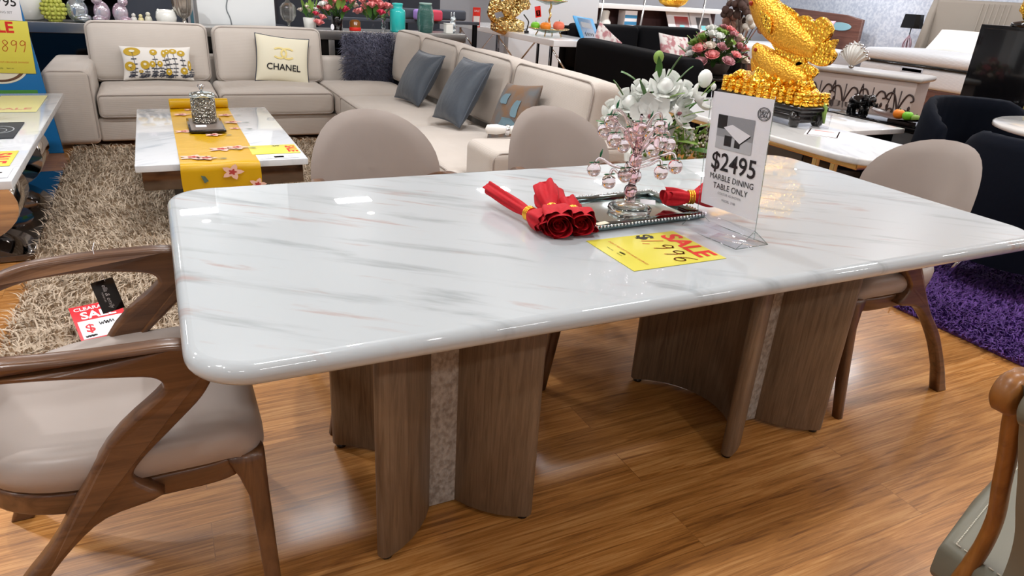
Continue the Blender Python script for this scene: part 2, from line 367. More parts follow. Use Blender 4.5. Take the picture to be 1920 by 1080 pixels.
MT = dict(
    marble=marble('dining_marble', (195, 203, 207), (158, 166, 170), (178, 151, 145), R(-37), (3.0, 19), .3, .95, 1.0),
    grey_marble=marble('grey_marble', (222, 226, 230), (176, 184, 193), (196, 200, 205), R(35), (3, 16), .08, .8, .5),
    pale_marble=marble('pale_marble', (232, 232, 230), (190, 192, 194), (206, 206, 204), R(60), (2.5, 9), .1, .8, .5),
    walnut=wood('walnut', (122, 84, 54), (76, 48, 30), 'x', 13, .32, .25),
    walnut_z=wood('walnut_upright', (122, 84, 54), (76, 48, 30), 'z', 13, .32, .25),
    oak=wood('oak_panel', (144, 121, 97), (104, 84, 64), 'z', 32, .42, .05),
    honey=wood('honey_wood', (164, 108, 48), (116, 70, 26), 'z', 9, .38, .1),
    redwood=wood('red_wood', (112, 76, 64), (82, 52, 44), 'y', 9, .4, .1),
    shell=M('shell_inlay', (186, 178, 168), .28, var=((80, 80, 55), .14), rgb2=(146, 134, 122), bump=('voronoi', (120, 120, 90), .5, .004)),
    leather=M('taupe_leather', (178, 166, 158), .42, var=((3, 3, 3), .3), rgb2=(170, 158, 150), bump=('noise', 220, .08, .001)),
    sofa=M('cream_weave', (204, 195, 186), .9, var=((3, 3, 3), .35), rgb2=(192, 182, 172), bump=('waveZ', (30, 30, 60), .25, .003), sheen=.15),
    piping=M('sofa_piping', (166, 156, 148), .9),
    chrome=M('chrome', (225, 226, 230), .06, 1), steel=M('brushed_steel', (168, 166, 163), .3, 1), gold=M('gold', (255, 196, 74), .22, 1),
    carved_gold=M('carved_gold', (250, 196, 70), .24, 1, bump=('voronoi', 60, .9, .009)), pale_gold=M('pale_gold', (226, 196, 130), .22, 1, bump=('voronoi', 28, 1, .03)), scale_gold=M('scaled_gold', (236, 176, 62), .38, .85, bump=('voronoi', 95, .7, .006)),
    brass=M('champagne_gold', (214, 178, 116), .22, 1),
    black=M('black_gloss', (10, 10, 12), .12, coat=.4), blackmat=M('black_cloth', (11, 11, 14), .85, spec=.12), navy=M('navy_velvet', (12, 17, 28), .8, spec=.12, bump=('noise', 60, .15, .004)),
    charcoal=M('charcoal_cloth', (66, 70, 80), .8), darkwood=M('black_lacquer_wood', (22, 18, 18), .22, coat=.4),
    white=M('white_paint', (228, 230, 230), .55), gloss_white=M('white_gloss', (226, 224, 224), .15, coat=.3), porcelain=M('porcelain', (232, 232, 226), .18, coat=.4),
    red=M('red_napkin', (204, 14, 34), .75, var=((60, 60, 60), .3), rgb2=(184, 8, 26), bump=('noise', 160, .35, .002)),
    slate=M('slate_satin', (70, 78, 88), .45, sheen=.1, bump=('noise', (9, 14, 9), .5, .015)),
    fur=M('dark_fur', (74, 74, 90), .7), beige=M('shag_beige', (178, 164, 146), .85), purple=M('purple_pile', (74, 42, 122), .8),
    clear=clear('clear_acrylic', (254, 254, 255), .01), dish_glass=clear('dish_glass', (214, 224, 220), .2), glass=M('clear_glass', (244, 250, 250), .02, trans=1, ior=1.45), smoke=M('smoked_glass', (150, 150, 146), .08, trans=.85),
    pinkglass=M('pink_crystal', (255, 238, 241), .02, trans=1, ior=1.33), greenglass=M('green_crystal', (20, 120, 70), .1, trans=.5),
    mirror=M('mirror_glass', (226, 240, 240), .1, 1), paper=M('white_paper', (236, 236, 240), .5), yellow=M('yellow_card', (222, 212, 80), .4), ink=M('black_ink', (18, 18, 20), .5), redink=M('red_ink', (216, 38, 26), .5), hand_ink=M('marker_ink', (206, 92, 28), .5), grey_ink=M('grey_ink', (120, 120, 124), .5), midgrey=M('print_grey', (150, 152, 156), .5), blue=M('blue_board', (20, 112, 176), .35),
    leaf=M('leaf_green', (66, 108, 44), .45), leaf2=M('pale_leaf', (128, 160, 72), .5), petal=M('white_petal', (236, 238, 233), .6), pink=M('pink_petal', (236, 150, 150), .6), hotpink=M('rose_petal', (214, 66, 96), .6), dusty=M('dusty_petal', (196, 140, 146), .65), cream=M('cream_petal', (232, 220, 206), .65),
    teal=M('teal_glaze', (46, 190, 186), .22, coat=.4), seaglass=M('green_ribbed_glass', (52, 98, 92), .25, coat=.3, bump=('waveZ', (1, 1, 40), .6, .004)), amber=M('amber_glass', (120, 72, 28), .15, coat=.3),
    orange=M('orange_skin', (236, 132, 28), .45), peach=M('peach_skin', (236, 120, 90), .5), apple=M('red_skin', (190, 40, 30), .4), lime=M('green_skin', (116, 190, 40), .45),
    mustard=M('mustard_satin', (206, 160, 6), .35, bump=('noise', (5, 14, 5), .35, .01)), mustard_print=M('mustard_print', (196, 160, 40), .7), stem_print=M('stem_print', (54, 58, 70), .7),
    cream_cloth=M('cream_cloth', (232, 226, 202), .7), white_cloth=M('white_cloth', (236, 232, 226), .8), gold_foil=M('gold_foil', (236, 216, 140), .45),
    brown=M('bronze_brocade', (122, 92, 66), .55, var=((9, 9, 9), .12), rgb2=(100, 102, 104)), taupe=M('taupe_headboard', (142, 134, 124), .75), mattress=M('mattress_knit', (206, 209, 213), .8, bump=('waveZ', (1, 6, 30), .4, .008)),
    olive=M('olive_cloth', (150, 138, 40), .7, var=((30, 30, 30), .1), rgb2=(60, 56, 20)), greyleather=M('grey_green_leather', (118, 116, 102), .38, bump=('noise', 150, .12, .001)), stitch=M('stitching', (206, 202, 186), .8),
    slateboard=M('slate_board', (46, 50, 56), .6), tile=M('ceiling_white', (232, 232, 230), .9), wall=M('wall_paint', (206, 212, 218), .8),
    lamp_glow=M('lamp_diffuser', (255, 246, 232), .5, emit=9),
)

# ---------------------------------------------------------------- the room
def wallpaper_mat():
    m = M('speckled_wallpaper', (205, 210, 220), .75, var=((22, 22, 22), .12), rgb2=(176, 184, 200)); return m
MT['wallpaper'] = wallpaper_mat(); MT['floor'] = floor_mat()
X0, X1, Y0, Y1 = -4.6, 11.8, -5.2, 10.6
struct('floor', B().box((X0, Y0, -.1), (X1, Y1, 0), .0001, n=1, seg=1), MT['floor'])
struct('ceiling', B().box((X0, Y0, CEIL), (X1, Y1, CEIL+.1), .0001, seg=1), MT['tile'])
struct('wall_back', B().box((X0, Y1, 0), (X1, Y1+.1, CEIL), .0001, seg=1), M('grey_back_wall', (168, 170, 176), .8))
struct('wall_right', B().box((X1, Y0, 0), (X1+.1, Y1, CEIL), .0001, seg=1), MT['wallpaper'])
struct('wall_left', B().box((X0-.1, Y0, 0), (X0, Y1, CEIL), .0001, seg=1), MT['wall'])
struct('wall_front', B().box((X0, Y0-.1, 0), (X1, Y0, CEIL), .0001, seg=1), MT['wall'])
struct('wall_pillar', B().box((.44, 6.72, 0), (1.15, 7.3, 2.75), .004), MT['white'])
struct('wall_partition', B().box((4.75, 8.8, 0), (6.26, 8.95, 2.6), .004), MT['wall'])
cable = B().tube(catmull([(.70, 6.712, 1.5), (.72, 6.712, 1.1), (.70, 6.712, .95), (.735, 6.712, .8), (.73, 6.712, .3)], 5), .005, 6)
single('power_cable', 'thin grey cable running down the white pillar', 'cable', cable, M('grey_cable', (120, 126, 130), .5))
for i, (x, y) in enumerate(PANELS):
    if y < 7: continue
    t = thing('ceiling_light', 'rectangular white ceiling light in the row above the ornament console', 'light', (x, y, CEIL-.03), 0, 'ceiling downlights')
    for (lo, hi) in (((-.28, -.14, 0), (-.245, .14, .028)), ((.245, -.14, 0), (.28, .14, .028)), ((-.245, -.14, 0), (.245, -.105, .028)), ((-.245, .105, 0), (.245, .14, .028))): obj('trim_bar', B().box(lo, hi, .003), MT['white'], t)
for i, (x, y) in enumerate(SPOTS):
    if y < 7: continue
    t = thing('spotlight', 'white spotlight with a bright lens under the ceiling', 'light', (x, y, CEIL), 0, 'ceiling spotlights')
    obj('housing', B().lathe([(.055, -.155), (.06, -.15), (.06, -.03), (.03, -.002)], (0, 0, 0), 18), MT['white'], t)
    obj('lens', B().lathe([(.048, -.158), (.048, -.154)], (0, 0, 0), 18), MT['lamp_glow'], t)

# ---------------------------------------------------------------- dining table
TL, TW, TZ = 2.277, 1.06, .76
def rrect(x0, y0, x1, y1, r, n=8):
    P = []
    for cx, cy, a0 in ((x1-r, y0+r, -90), (x1-r, y1-r, 0), (x0+r, y1-r, 90), (x0+r, y0+r, 180)):
        for i in range(n+1):
            a = R(a0+90*i/n); P.append((cx+r*math.cos(a), cy+r*math.sin(a)))
    return P
t = thing('dining_table', 'large white marble dining table on two curved wooden pedestals', 'table', (TL/2, TW/2, 0))
top = B().prism(rrect(-TL/2, -TW/2, TL/2, TW/2, .11, 10), .042, T(0, 0, TZ-.021), bev=.0205, seg=6)
obj('tabletop', top, MT['marble'], t)
def arc_panel(sgn):
    # plan: curved board bulging towards the pedestal core
    Ro, Ri, n = .284, .246, 18; a1 = R(69)
    xc = -.29
    P = [(xc+Ro*math.cos(a), Ro*math.sin(a)) for a in np.linspace(-a1, a1, n)]
    ex, ey = xc+(Ro+Ri)/2*math.cos(a1), (Ro+Ri)/2*math.sin(a1)
    e = [(ex+.019*math.cos(a1+b), ey+.019*math.sin(a1+b)) for b in np.linspace(0, PI, 7)][1:-1]
    Q = [(xc+Ri*math.cos(a), Ri*math.sin(a)) for a in np.linspace(a1, -a1, n)]
    e2 = [(ex+.019*math.cos(-a1-PI+b), -ey+.019*math.sin(-a1-PI+b)) for b in np.linspace(0, PI, 7)][1:-1]
    P = P+e+Q+e2
    return [(sgn*x, y) for x, y in P]
for cx in (-.562, .545):
    pd = bpy.data.objects.new('pedestal', None); C.objects.link(pd); pd.parent = t; pd.location = (cx, 0, 0)
    for sg in (1, -1):
        obj('curved_panel', B().prism(arc_panel(sg), .706, T(0, 0, .012+.353), bev=.003, seg=1), MT['oak'], pd)
    obj('inlay_panel', B().box((-.038, -.128, .012), (.038, .128, .718), .002), MT['shell'], pd)
    for sx in (-1, 1):
        for sy in (-1, 1): obj('floor_glide', B().lathe([(.014, 0), (.016, .004), (.016, .014)], (sx*.19, sy*.243, 0), 12), MT['black'], pd)

# ---------------------------------------------------------------- dining chairs (front foot at u=0, facing +u)
def make_chair(label):
    ch = thing('dining_chair', label, 'chair', (0, 0, 0), 0, 'taupe dining chairs')
    # side frames
    up = catmull([(-.53, .664), (-.48, .668), (-.43, .672), (-.38, .675), (-.33, .675), (-.28, .672), (-.234, .666), (-.168, .654), (-.15, .634), (-.166, .612), (-.255, .53), (-.36, .36), (-.43, .277), (-.47, .215), (-.53, .1), (-.568, 0)], 4)
    low = [(-.517, 0)]+[tuple(p) for p in catmull([(-.49, .1, 0), (-.445, .19, 0), (-.39, .272, 0), (-.335, .335, 0), (-.278, .378, 0), (-.198, .394, 0)], 3)]
    spur = [(-.176, .404)]
    fr = [tuple(p) for p in catmull([(-.196, .424, 0), (-.222, .452, 0), (-.204, .486, 0), (-.14, .548, 0), (-.088, .6, 0), (-.066, .645, 0), (-.078, .688, 0), (-.115, .711, 0), (-.2, .714, 0), (-.27, .714, 0), (-.33, .713, 0), (-.38, .712, 0), (-.43, .708, 0), (-.48, .702, 0), (-.53, .695, 0)], 4)]
    poly = [(p[0], p[1]) for p in up]+[(q[0], q[1]) for q in low]+spur+[(q[0], q[1]) for q in fr]
    for sv in (-1, 1):
        b = B().prism(poly, .042, Matrix(((1, 0, 0, 0), (0, 0, -1, sv*.252), (0, 1, 0, 0), (0, 0, 0, 1))), bev=.009, seg=3)
        # the arm curves inwards to the edge of the back pad
        b.v = [(x, y+sv*.045*max(0, .45-z)/.45-(sv*.06*(max(0, -.24-x)/.29)**1.6 if z > .6 else 0), z-(.032*(max(0, -.40-x)/.13)**1.5 if z > .6 else 0)) for (x, y, z) in b.v]
        obj('side_frame', b, MT['walnut'], ch)
        # front leg
        L = []
        prof = [(-.066, .012, .43), (-.06, .013, .41), (-.044, .013, .38), (-.028, .013, .33), (-.02, .015, .2), (-.016, .017, .1), (-.012, .018, 0)]
        vs = []; fs = []
        for (a, c, z) in prof:
            hw = .024-.008*(1-z/.43); yy = sv*(.218+.075*(1-z/.43))
            n = 12
            for j in range(n):
                an = 2*PI*j/n; cc, ss = math.cos(an), math.sin(an)
                vs.append(((a+c)/2+(c-a)/2*math.copysign(abs(cc)**.6, cc), yy+hw*math.copysign(abs(ss)**.6, ss), z))
        for i in range(len(prof)-1):
            for j in range(12): fs.append((i*12+j, i*12+(j+1) % 12, (i+1)*12+(j+1) % 12, (i+1)*12+j))
        fs.append(tuple(range(12))); fs.append(tuple(range(72, 84)))
        obj('leg', B().add(vs, fs), MT['walnut_z'], ch)
    # seat outline
    def outline(k, zoff=0):
        P = []
        for i in range(48):
            a = 2*PI*i/48; c, s_ = math.cos(a), math.sin(a)
            e = .3 if c > 0 else .8
            x = -.235+(.258 if c > 0 else .27)*k*math.copysign(abs(c)**e, c); y = .258*k*math.copysign(abs(s_)**(.42 if c > 0 else .75), s_)
            P.append((x, y))
        return P
    s = B(); rings = []
    for k, z in ((.94, .425), (.985, .43), (1.0, .445), (1.0, .462), (.98, .478), (.93, .487), (.8, .489), (.55, .486), (.25, .483), (.02, .483)):
        rings.append([(x, y, z-(.05*max(0, (x+.06)/.08)**1.6*k if x > -.06 else 0)*1.0+.022*(abs(y)/.26)**2*(1 if z > .44 else .3)) for x, y in outline(k)])
    vs = [p for r in rings for p in r]; fs = [(a*48+i, a*48+(i+1) % 48, (a+1)*48+(i+1) % 48, (a+1)*48+i) for a in range(len(rings)-1) for i in range(48)]
    fs += [tuple(range(47, -1, -1)), tuple(range((len(rings)-1)*48, len(rings)*48))]
    obj('seat', s.add(vs, fs), MT['leather'], ch)
    obj('seat_rail', B().prism(outline(.955), .05, T(-.012, 0, .402), bev=.008), MT['walnut'], ch)
    # backrest: rounded shell
    def bk(off, sh):
        vs = []; n, mm = 40, 8
        for j in range(mm+1):
            k = j/mm
            for i in range(n):
                a = 2*PI*i/n; c, s_ = math.cos(a), math.sin(a)
                y = .232*k*math.copysign(abs(c)**.86, c); z = (.205 if s_ > 0 else .2)*k*math.copysign(abs(s_)**.9, s_)
                x = -.645+2.9*y*y-.14*z+off*math.sqrt(max(0, 1-k**4))
                vs.append((x, y, .682+z))
        return vs, n, mm
    b = B()
    for off in (.024, -.024):
        vs, n, mm = bk(off, 0)
        fs = [(j*n+i, j*n+(i+1) % n, (j+1)*n+(i+1) % n, (j+1)*n+i) for j in range(mm) for i in range(n)]
        b.add(vs, fs)
    obj('backrest', b, MT['leather'], ch)
    return ch
chA = make_chair('dining chair at the table end with a black hang tag tied on its arm')
chA.location = (.11, .475, 0)
dup(chA, (2.03, .607, 0), PI, 'dining chair facing the table beside the purple rug')
dup(chA, (.675, .85, 0), -PI/2, 'dining chair behind the table in front of the yellow table runner')
dup(chA, (1.415, .85, 0), -PI/2, 'dining chair behind the table next to the end of the cream sofa')

# hang tag
t = thing('hang_tag', 'small black hang tag tied to a chair arm by white string', 'tag', (-.153, .738, .612))
b = B().box((-.024, -.001, -.055), (.024, .001, .028), .0005)
Mt = basis((0, -.0016, -.014), (0, 0, -1), (1, 0, 0))
b.text('ella & emily', .0135, Mt, 1, shear=.3); b.text('FURNITURE', .005, Mt, 1, cy=-.009)
o = obj('card', b, [MT['black'], MT['paper']], t); o.rotation_euler = (0, R(-10), R(8))
obj('string', B().tube([(.002, 0, .024), (-.002, -.012, .06), (-.006, -.026, .085), (-.008, -.022, .114), (-.006, .012, .117)], .0008, 5), MT['paper'], t)

# ---------------------------------------------------------------- on the dining table
# mirrored tray
t = thing('mirror_tray', 'rectangular mirrored tray with beaded rim under the crystal tree', 'tray', (1.158, .528, TZ), R(2))
obj('tray_base', B().box((-.175, -.115, 0), (.175, .115, .012), .002), MT['mirror'], t)
rim = B()
for (x0, y0, x1, y1) in ((-.185, -.125, .185, -.095), (-.185, .095, .185, .125), (-.185, -.095, -.15, .095), (.15, -.095, .185, .095)): rim.box((x0, y0, .004), (x1, y1, .018), .004)
obj('mirror_rim', rim, M('dark_mirror', (96, 112, 112), .05, 1), t)
bd = B()
for k in range(34):
    for y in (-.127, .127): bd.ball((-.182+.011*k, y, .016), .004, nu=6, nv=4)
for k in range(23):
    for x in (-.187, .187): bd.ball((x, -.12+.011*k, .016), .004, nu=6, nv=4)
obj('bead_trim', bd, MT['chrome'], t, recalc=False)
b = B().box((-.02, -.009, 0), (.02, .009, .0015), .0005)
o = obj('price_sticker', b, MT['cream_cloth'], t); o.location = (-.158, -.11, .0185); o.rotation_euler = (0, 0, R(10))
# crystal apple tree
t = thing('crystal_apple_tree', 'pink crystal apple tree ornament standing on the mirrored tray', 'ornament', (1.15, .5, TZ+.0125))
obj('glass_base', B().lathe([(.03, 0), (.058, .003), (.062, .012), (.05, .022), (.02, .028)], (0, 0, 0), 14), MT['glass'], t)
tr = B(); 
for k in range(2):
    pts = [(.006*math.cos(a*5+k*2.1)*(1-.3*a), .009*math.sin(a*5+k*2.1)*(1-.3*a), .022+.19*a) for a in np.linspace(0, 1, 26)]
    tr.tube(pts, [.011*(1-.25*a) for a in np.linspace(0, 1, 26)], 8)
for (x, y, z) in ((-.004, .0, .06), (.004, 0, .10), (0, 0, .145)): tr.ball((x, y, z), (.019, .017, .02), nu=10, nv=7)
obj('twisted_trunk', tr, MT['pinkglass'], t)
cards = B().box((-.02, -.001, 0), (.022, .001, .016), .0004)
o = obj('price_sticker', cards, MT['paper'], t); o.location = (.045, -.02, .022); o.rotation_euler = (R(-50), 0, R(-28))
AP = [(-.115, .10), (-.067, .085), (.075, .115), (.11, .14), (-.098, .205), (-.065, .20), (-.04, .175), (-.022, .215), (.03, .21), (.06, .205), (.085, .19), (-.025, .105), (.045, .165), (.0, .235), (-.08, .235), (.055, .24)]
def leaf3(c, d): return B().tube([c, c+Vector(d)*.012, c+Vector(d)*.026], [.002, .0065, .0008], 7, flat=.4)
VD = Vector((.80, -.58, 0))   # the tree's broad side
VN = Vector((.58, .80, 0))
for i, (a, z) in enumerate(AP):
    dep = (.05, -.045, .02, -.02)[i % 4]*(1 if i > 3 else .6)
    p = VD*a*.97+VN*dep; r = .0195
    br = B(); s0 = (p.x*.1, p.y*.1, z*.55+.06)
    br.tube(catmull([s0, (p.x*.55, p.y*.55, z+.02), (p.x*.88, p.y*.88, z+.034), (p.x, p.y, z+.014)], 5), .0042, 7)
    obj('branch', br, MT['pinkglass'], t)
    ap = obj('apple', B().ball((p.x, p.y, z), (r, r, r*1.08), nu=12, nv=9, fn=lambda d: 1-.16*max(0, d.z)**6-.06*max(0, -d.z)**6), MT['pinkglass'], t)
    for sg in (-1, 1): obj('leaf', B().ball((p.x+sg*.009, p.y, z+.0205), (.0095, .004, .0018), nu=8, nv=5), MT['greenglass'], ap)
    if i % 2 == 0: obj('leaf', leaf3(Vector((p.x*.88, p.y*.88, z+.036)), (.4, .2, .9)), MT['greenglass'], ap)

# red napkins in gold rings
def napkin(label, loc, rotz, La, Lb, r0, r1, tilt=0, seed=0):
    """ring at the origin, tail towards -x, rolled mouth towards +x"""
    t = thing('napkin', label, 'napkin', loc, rotz, 'red napkins in gold rings')
    b = B(); n = 48; m = 20; zc = .03; vs = []; ns = 0
    def sec(x):
        if x > 0: return .0135+(r1-.0135)*math.sin(min(1, x/(Lb*.75))*PI/2)**.9
        return .0135+(r0-.0135)*math.sin(min(1, -x/(La*.7))*PI/2)
    for i in range(m+1):
        u = i/m; x = -La+(La+Lb)*u; rr = sec(x); k = min(1, abs(x)*20)
        for j in range(n):
            a = 2*PI*j/n; w = 1+k*(.17*math.sin(5*a+2*u+seed)+.09*math.sin(9*a-3*u+seed))
            vs.append((x+.008*k*math.sin(3*a+seed)*(1 if i == m else 0), rr*w*math.cos(a)*1.08, max(.001, zc+(tilt*(-x) if x < 0 else 0)+(r1-.03)*.4*(x > 0)+rr*w*math.sin(a)*.92)))
    b.add(vs, [(i*n+j, i*n+(j+1) % n, (i+1)*n+(j+1) % n, (i+1)*n+j) for i in range(m) for j in range(n)])
    zm = zc+(r1-.03)*.4
    for q in range(2):
        sp = []
        for a in np.linspace(0, 4.6*PI, 52):
            rad = r1*.96*(1-a/(5.1*PI))*(1+.07*math.sin(3*a)); sp.append((rad*math.cos(a+q*PI), zm+rad*.9*math.sin(a+q*PI), a))
        v2 = []
        for (yy, zz, a) in sp: v2 += [(Lb-.035, yy*.9, max(.001, zz)), (Lb+.006+.012*math.sin(a*.5)**2-.003*a/PI, yy, max(.001, zz))]
        b.add(v2, [(2*i, 2*i+2, 2*i+3, 2*i+1) for i in range(len(sp)-1)])
    b.ball((-La, 0, zc+tilt*La), (.008, r0*1.0, r0*.85), nu=14, nv=6)
    obj('rolled_cloth', b, MT['red'], t, recalc=False)
    rg = B()
    for k in (-1.2, 0, 1.2):
        rg.tube([(.0055*k, .0175*math.cos(a), zc+.0175*math.sin(a)) for a in np.linspace(0, 2*PI, 25)[:-1]], .0028, 7, closed=True)
    obj('napkin_ring', rg, MT['gold'], t)
    return t
napkin('red napkin with a long thin tail pointing away from the tray', (.842, .505, TZ), R(-84), .21, .075, .018, .028, .06, 0)
napkin('red napkin lying in front, with its big rolled mouth open to the camera', (.912, .515, TZ), R(-111), .11, .135, .034, .04, .2, 1)
napkin('red napkin lying against the corner of the mirrored tray', (.958, .482, TZ), R(-108), .06, .10, .026, .036, .1, 2)
napkin('red napkin half hidden behind the acrylic price stand', (1.335, .47, TZ+.019), R(160), .10, .07, .038, .026, .22, 3)

# yellow sale card on the table
def card(name, label, cat, origin, right, up, w, h, draw, mats, th=.0012, group=None, bev=.0003):
    Mx = basis(origin, right, up)
    t = B().box((-w/2, -h/2, -th), (w/2, h/2, 0), bev, M=Mx, seg=1); draw(t, Mx)
    b = t; loc = Vector(origin)
    b.v = [tuple(Vector(p)-loc) for p in b.v]
    return single(name, label, cat, b, mats, group, loc=loc, recalc=False)
SALE = [MT['yellow'], MT['redink'], MT['ink'], MT['hand_ink'], MT['paper']]
def sale_draw(price, w, h):
    def f(b, Mx):
        b.text('SALE', .078*w/.21, Mx, 1, cx=0, cy=h*.36, bold=.03)
        b.text('$', .062*w/.21, Mx, 2, cx=-w*.40, cy=h*.10, bold=.03)
        hand(b, price, .055*w/.21, Mx, 3, -w*.30, h*.01, .0042*w/.21, .78)
        b.text("DON'T MISS OUT ON HUGE SAVINGS!", .0098*w/.21, Mx, 3, cy=-h*.30)
        b.text('Was only:        Item no.', .007*w/.21, Mx, 2, cy=-h*.40, cx=-w*.08); hand(b, 'ww', .012*w/.21, Mx, 2, -w*.05, -h*.37, .0015*w/.21)
    return f
card('sale_card', 'yellow sale price card lying on the marble dining table', 'sign', (1.055, .248, TZ+.0016), (.0, -1, 0), (1, .03, 0), .205, .268, sale_draw('1,996', .205, .268), SALE)

# acrylic price stand
t = thing('acrylic_sign_stand', 'clear acrylic stand holding a printed table price sheet', 'sign', (1.30, .285, TZ))
up = Vector((-.02, .05, 1)).normalized()
Ms = basis((.0, 0, .02), (.0, -1, .05), up)
Hs = .345; Ws = .215
sh = B().box((-Ws/2, -.012, -.0015), (Ws/2, Hs, .0015), .0005, M=Ms, seg=1); obj('front_sheet', sh, MT['clear'], t)
ft = B()
ft.box((-Ws/2, -.012, -.0008), (Ws/2, .0, .0012), .0003, M=Ms, seg=1)
for (y0, z0, y1, z1) in ((-.018, .055, .022, 0), (-.018, -.05, .022, 0), (-.018, .055, -.018, -.05)):
    Mq = Ms @ basis((0, (y0+y1)/2, (z0+z1)/2), (1, 0, 0), (0, y1-y0, z1-z0)); L = math.hypot(y1-y0, z1-z0)
    ft.box((-Ws/2, -L/2, -.001), (Ws/2, L/2, .001), .0003, M=Mq, seg=1)
obj('stand_foot', ft, MT['clear'], t)
ed = B()
for sx in (-1, 1):
    x_ = sx*Ws/2
    for pa, pb_ in (((-.018, .055), (.022, 0)), ((-.018, -.05), (.022, 0)), ((-.018, .055), (-.018, -.05))): ed.tube([Ms @ Vector((x_, pa[0], pa[1])), Ms @ Vector((x_, pb_[0], pb_[1]))], .0011, 5)
    ed.tube([Ms @ Vector((x_, 0, 0)), Ms @ Vector((x_, Hs, 0))], .0011, 5)
for y_, z_ in ((-.018, .055), (-.018, -.05)): ed.tube([Ms @ Vector((-Ws/2, y_, z_)), Ms @ Vector((Ws/2, y_, z_))], .0011, 5)
obj('polished_edge', ed, MT['dish_glass'], t)
pw, ph = .206, .292
pb = B(); Mp = Ms @ T(0, .045+ph/2, -.0024)
def bent(u, v):
    y = -ph/2+ph*v; x = -pw/2+pw*u
    return (x-.012*(max(0, v-.55)/.45)**2*0, y, -.0006)
pb.surf(bent, 4, 6, 0, Mp)
Mf = Mp @ T(0, 0, .0)
pb.quad(.128, .084, Mf, 4, cx=-.01, cy=.05, z=.0004)
pb.quad(.128, .03, Mf, 5, cx=-.01, cy=.023, z=.0005)
pb.quad(.034, .034, Mf, 2, cx=-.057, cy=.075, z=.0006)
pb.add([(-.05, .062, .0008), (-.02, .072, .0008), (.046, .054, .0008), (.012, .029, .0008)], [(0, 1, 2, 3)], 0, Mf, False)
pb.add([(.012, .029, .0009), (.046, .054, .0009), (.046, .05, .0009), (.012, .025, .0009)], [(0, 1, 2, 3)], 2, Mf, False)
for (x, w_) in ((-.03, .026), (.004, .02)): pb.quad(w_, .026, Mf, 2, cx=x, cy=.03, z=.0007)
pb.text('$2495', .064, Mf, 2, cy=-.027, bold=.012)
pb.text('MARBLE DINING', .0215, Mf, 2, cy=-.066, bold=0); pb.text('TABLE ONLY', .0215, Mf, 2, cy=-.089, bold=0)
pb.text('COLOUR: AS SHOWN', .0085, Mf, 3, cy=-.106); pb.text('MODEL: 2108', .0085, Mf, 3, cy=-.122)
pb.disc(.021, .016, Mf, 2, cx=.078, cy=.110, z=.0006, inner=.9); pb.disc(.0175, .013, Mf, 2, cx=.078, cy=.110, z=.0006, inner=.93)
pb.text('NEW', .012, Mf, 2, cx=.078, cy=.114, bold=.02); pb.text('IDEA', .012, Mf, 2, cx=.078, cy=.105, bold=.02)
obj('price_sheet', pb, [MT['paper'], MT['white'], MT['ink'], MT['grey_ink'], MT['midgrey'], M('print_light', (186, 188, 192), .5)], t, recalc=False)

# ---------------------------------------------------------------- soft goods helpers
def pz(x, y, w, h, t):
    u = min(1, abs(x)/(w/2)); v = min(1, abs(y)/(h/2)); return t/2*(max(0, (1-u*u)*(1-v*v)))**.45
def pillow(b, w, h, t, Mx=None, mi=0, n=16, dent=.07):
    for sg in (1, -1):
        def fn(i, j):
            u = math.sin((i*2-1)*PI/2); v = math.sin((j*2-1)*PI/2)
            x = w/2*u*(1-dent*(1-v*v)*abs(u)**3); y = h/2*v*(1-dent*(1-u*u)*abs(v)**3)
            return (x, y, sg*t/2*(max(0, (1-u*u)*(1-v*v)))**.45)
        b.surf(fn, n, n, mi, Mx)
    return b
def edge_piping(w, h, dent=.07, n=10):
    P = []
    for k in range(4):
        for i in range(n):
            q = -1+2*i/n
            u, v = ((q, -1), (1, q), (-q, 1), (-1, -q))[k]
            P.append((w/2*u*(1-dent*(1-v*v)*abs(u)**3), h/2*v*(1-dent*(1-u*u)*abs(v)**3), 0))
    return P
def decal(b, pts, z, Mx, mi, w, h, t): return b.add([(x, y, pz(x, y, w, h, t)+z) for x, y in pts], [tuple(range(len(pts)))], mi, Mx, False)
def ell(cx, cy, rx, ry, n=14, k0=0): return [(cx+rx*math.cos(2*PI*i/n+k0), cy+ry*math.sin(2*PI*i/n+k0)) for i in range(n)]
def strands(b, base, up, length, width, lean=.5, mi=0, flow=None):
    """many bent blades; base, up: arrays (n,3)"""
    n = len(base); d = rng.normal(size=(n, 3)); d -= (d*up).sum(1)[:, None]*up; d /= np.linalg.norm(d, axis=1)[:, None]+1e-9
    if flow is not None: d = d*.6+flow; d /= np.linalg.norm(d, axis=1)[:, None]+1e-9
    s = np.cross(up, d); L = length*(.65+.7*rng.random(n))[:, None]; W = width/2
    k = lean*(.5+rng.random(n))[:, None]
    mid = base+up*L*.62+d*L*k*.35; tip = base+up*L*(1-.25*k)+d*L*k*1.0
    V = np.stack([base-s*W, base+s*W, mid+s*W*.9, mid-s*W*.9, tip], 1).reshape(-1, 3)
    o = len(b.v); b.v.extend(map(tuple, V.tolist()))
    for i in range(n):
        q = o+i*5; b.f.append((q, q+1, q+2, q+3)); b.f.append((q+3, q+2, q+4)); b.m += [mi, mi]; b.sm += [True, True]
    return b

